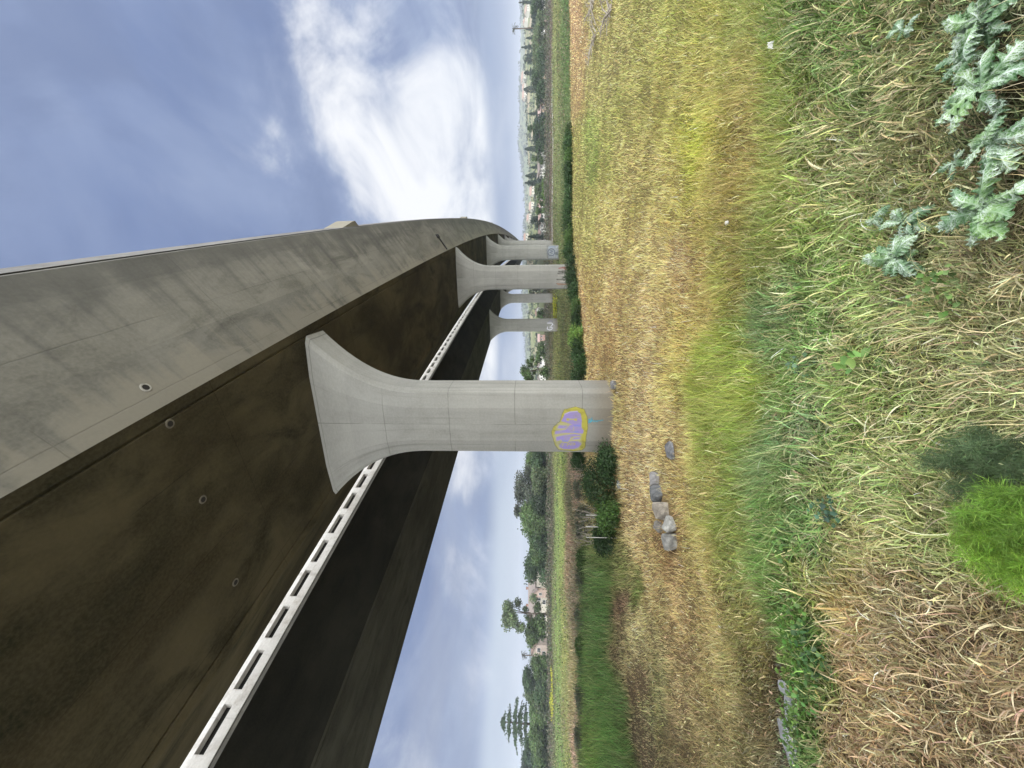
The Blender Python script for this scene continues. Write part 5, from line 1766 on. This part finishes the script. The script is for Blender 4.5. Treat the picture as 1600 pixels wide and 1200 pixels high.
def ridge(name, label, R_, sky, foot, cols, seed, wood):
    """a hill range at distance R_ whose crest follows the given skyline (picture y, picture x)"""
    ys = np.array([s[0] for s in sky], float)
    xs = np.array([s[1] for s in sky], float)
    o = np.argsort(ys)
    ys, xs = ys[o], xs[o]
    yy = np.arange(ys[0], ys[-1] + .1, 6)
    crest = (826 - np.interp(yy, ys, xs)) / F * R_ + EYE
    T = np.array([0, .08, .18, .3, .42, .55, .68, .8, .9, 1, 1.15, 1.4, 1.8])
    V = np.zeros((len(T), len(yy), 3))
    U = (600 - yy) / F
    for i, t in enumerate(T):
        Y = R_ * (.62 + .38 * t)
        X = U * Y
        f = (3 * min(t, 1) ** 2 - 2 * min(t, 1) ** 3) if t <= 1 else max(0, 1 - (t - 1) * 1.1)
        base = foot
        n = (fnoise(X / (R_ * .06), Y * np.ones_like(X) / (R_ * .06), seed) - .5) * (crest - base) * .30 * (t * (1.15 - t) * 3 if t < 1.1 else 0)
        nz = (fnoise(X / (R_ * .012), Y * np.ones_like(X) / (R_ * .02), seed + 9) - .5) * R_ * .0045 * (t > .85)
        V[i] = np.stack([X, np.full_like(X, Y), base + (crest - base) * f + n + nz], -1)
    idx = np.arange(len(T) * len(yy)).reshape(len(T), len(yy))
    q = np.stack([idx[:-1, :-1], idx[1:, :-1], idx[1:, 1:], idx[:-1, 1:]], -1).reshape(-1, 4)
    me = bpy.data.meshes.new(name)
    me.from_pydata([tuple(v) for v in V.reshape(-1, 3)], [], [tuple(f) for f in q.tolist()])
    me.polygons.foreach_set('use_smooth', [True] * len(q))
    m, t, b, o_ = mat('hillside')
    p = t.n('ShaderNodeTexCoord').outputs['Object']
    k = 1 / R_
    n1_ = t.noise(p, 22 * k, 5, .6, .6)
    n2_ = t.noise(p, 90 * k, 5, .65)
    c = t.mix(t.step(n1_, .4, .6), cols[0], cols[1])
    c = t.mix(t.step(t.noise(t.mapping(p, (1, 1, 1), (R_, 0, 0)), 12 * k, 4, .6), .52, .6), c, cols[2])
    c = t.mix(t.step(n2_, .46, .60, 0, .85), c, cols[3])
    t.put(b.inputs['Base Color'], c)
    tag(link(name, me, m), label, 'hills', kind='structure')
    # woods on it
    n = wood
    pick = rng.random(n)
    yi = rng.uniform(yy[0], yy[-1], n)
    ti = rng.uniform(0.05, 1.02, n)
    Z = np.zeros(n)
    P = np.zeros((n, 3))
    fi = np.interp(yi, yy, np.arange(len(yy)))
    for j in range(3):
        arr = V[:, :, j]
        tj = np.interp(ti, T, np.arange(len(T)))
        a0, b0 = np.floor(tj).astype(int), np.floor(fi).astype(int)
        a1, b1 = np.minimum(a0 + 1, len(T) - 1), np.minimum(b0 + 1, len(yy) - 1)
        ft, fb = tj - a0, fi - b0
        P[:, j] = arr[a0, b0] * (1 - ft) * (1 - fb) + arr[a1, b0] * ft * (1 - fb) + arr[a0, b1] * (1 - ft) * fb + arr[a1, b1] * ft * fb
    keep = fnoise(P[:, 0] / (R_ * .035), P[:, 1] / (R_ * .05), seed + 20) > .47
    P = P[keep]
    n = len(P)
    reps = 7
    s = R_ * .0034
    Q = np.repeat(P, reps, 0) + rng.normal(0, 1, (n * reps, 3)) * np.array([s * .8, s * .8, s * .45]) + np.array([0, 0, s * .5])
    cc = vary(np.repeat(np.array([[.035, .055, .026]]) * np.exp(rng.normal(0, .3, (n, 1))), reps, 0), .15)
    tag(link(name + '_woods', cards(Q, s * rng.uniform(.7, 1.5, len(Q)), cc, name + '_woods', .8), M['leaf']), 'distant woods scattered over the ' + label, 'woods', kind='stuff')
    return V, T, yy


def build_hills():
    gr, yl, tn, dk = (.13, .17, .06, 1), (.24, .24, .10, 1), (.34, .27, .18, 1), (.06, .085, .04, 1)
    V, T, yy = ridge('near_hills', 'near green and straw coloured hills behind the town', 520, [(-120, 817), (0, 818), (60, 821), (110, 820), (150, 822), (210, 824), (260, 826), (300, 830), (350, 826), (400, 822), (450, 825), (500, 827), (560, 831), (640, 836), (700, 843), (900, 846), (1320, 846)], EYE - 10, (gr, yl, tn, dk), 3, 2600)
    ridge('far_hills', 'far hazy skyline hills', 1500, [(-150, 813), (0, 814), (50, 815), (100, 813), (130, 812), (170, 813), (205, 812), (225, 811), (245, 815), (290, 819), (330, 821), (360, 819), (390, 818), (440, 817), (500, 817), (530, 821), (590, 822), (640, 824), (700, 828), (800, 832), (1000, 829), (1320, 828)], EYE - 12, (gr, yl, (.20, .22, .11, 1), dk), 8, 2600)
    # houses dotted on the near hills
    i = 0
    labs = ['first', 'second', 'third', 'fourth', 'fifth', 'sixth', 'seventh', 'eighth', 'ninth', 'tenth']
    for y, t in ((118, .93), (128, .97), (136, .9), (150, .8), (20, .6), (36, .7), (300, .6), (322, .55), (340, .7), (372, .75)):
        j = int(np.argmin(abs(yy - y)))
        k = int(np.argmin(abs(T - t)))
        v = V[k, j]
        house('hill_house', labs[i] + ' pale house from the right on the hillside' if False else ['pale house on the crest above the long pink roof', 'pale house next to the crest one', 'pale house just below the crest pair', 'pale house over the yellow slope', 'hillside house near the right frame edge', 'hillside house right of the tall palm', 'hillside house above the bramble bank', 'hillside house left of the big conifer', 'hillside house over the white houses', 'hillside house nearest the bridge'][i],
              Vector((v[0], v[1], v[2] - .5)), (9, 7, 4), .2 * (i % 3), ('hill_wall', (.6, .57, .5)), ('hill_roof', (.32, .22, .18)), 2, [(-2, 2.2, 1.6, 1.4), (2, 2.2, 1.6, 1.4)], 'x', group='houses on the hillside')
        i += 1




def build_haze():
    me = bpy.data.meshes.new('haze')
    x, y0, y1, z0, z1 = 5300, -40, 2760, -6, 75
    v = [(-x, y0, z0), (x, y0, z0), (x, y1, z0), (-x, y1, z0), (-x, y0, z1), (x, y0, z1), (x, y1, z1), (-x, y1, z1)]
    me.from_pydata(v, [], [(3, 2, 1, 0), (4, 5, 6, 7), (0, 1, 5, 4), (1, 2, 6, 5), (2, 3, 7, 6), (3, 0, 4, 7)])
    m = bpy.data.materials.new('haze_air')
    m.use_nodes = True
    t = NT(m.node_tree)
    p = t.n('ShaderNodeVolumePrincipled')
    p.inputs['Color'].default_value = (.82, .88, .97, 1)
    p.inputs['Density'].default_value = .00045
    p.inputs['Anisotropy'].default_value = .2
    t.t.links.new(p.outputs[0], t.n('ShaderNodeOutputMaterial').inputs['Volume'])
    tag(link('haze', me, m), 'thin bluish air over the whole valley', 'haze', kind='stuff')


build_rocks()
build_shrubs()
build_weeds()
build_far()
build_town()
build_hills()
build_grass()
build_haze()
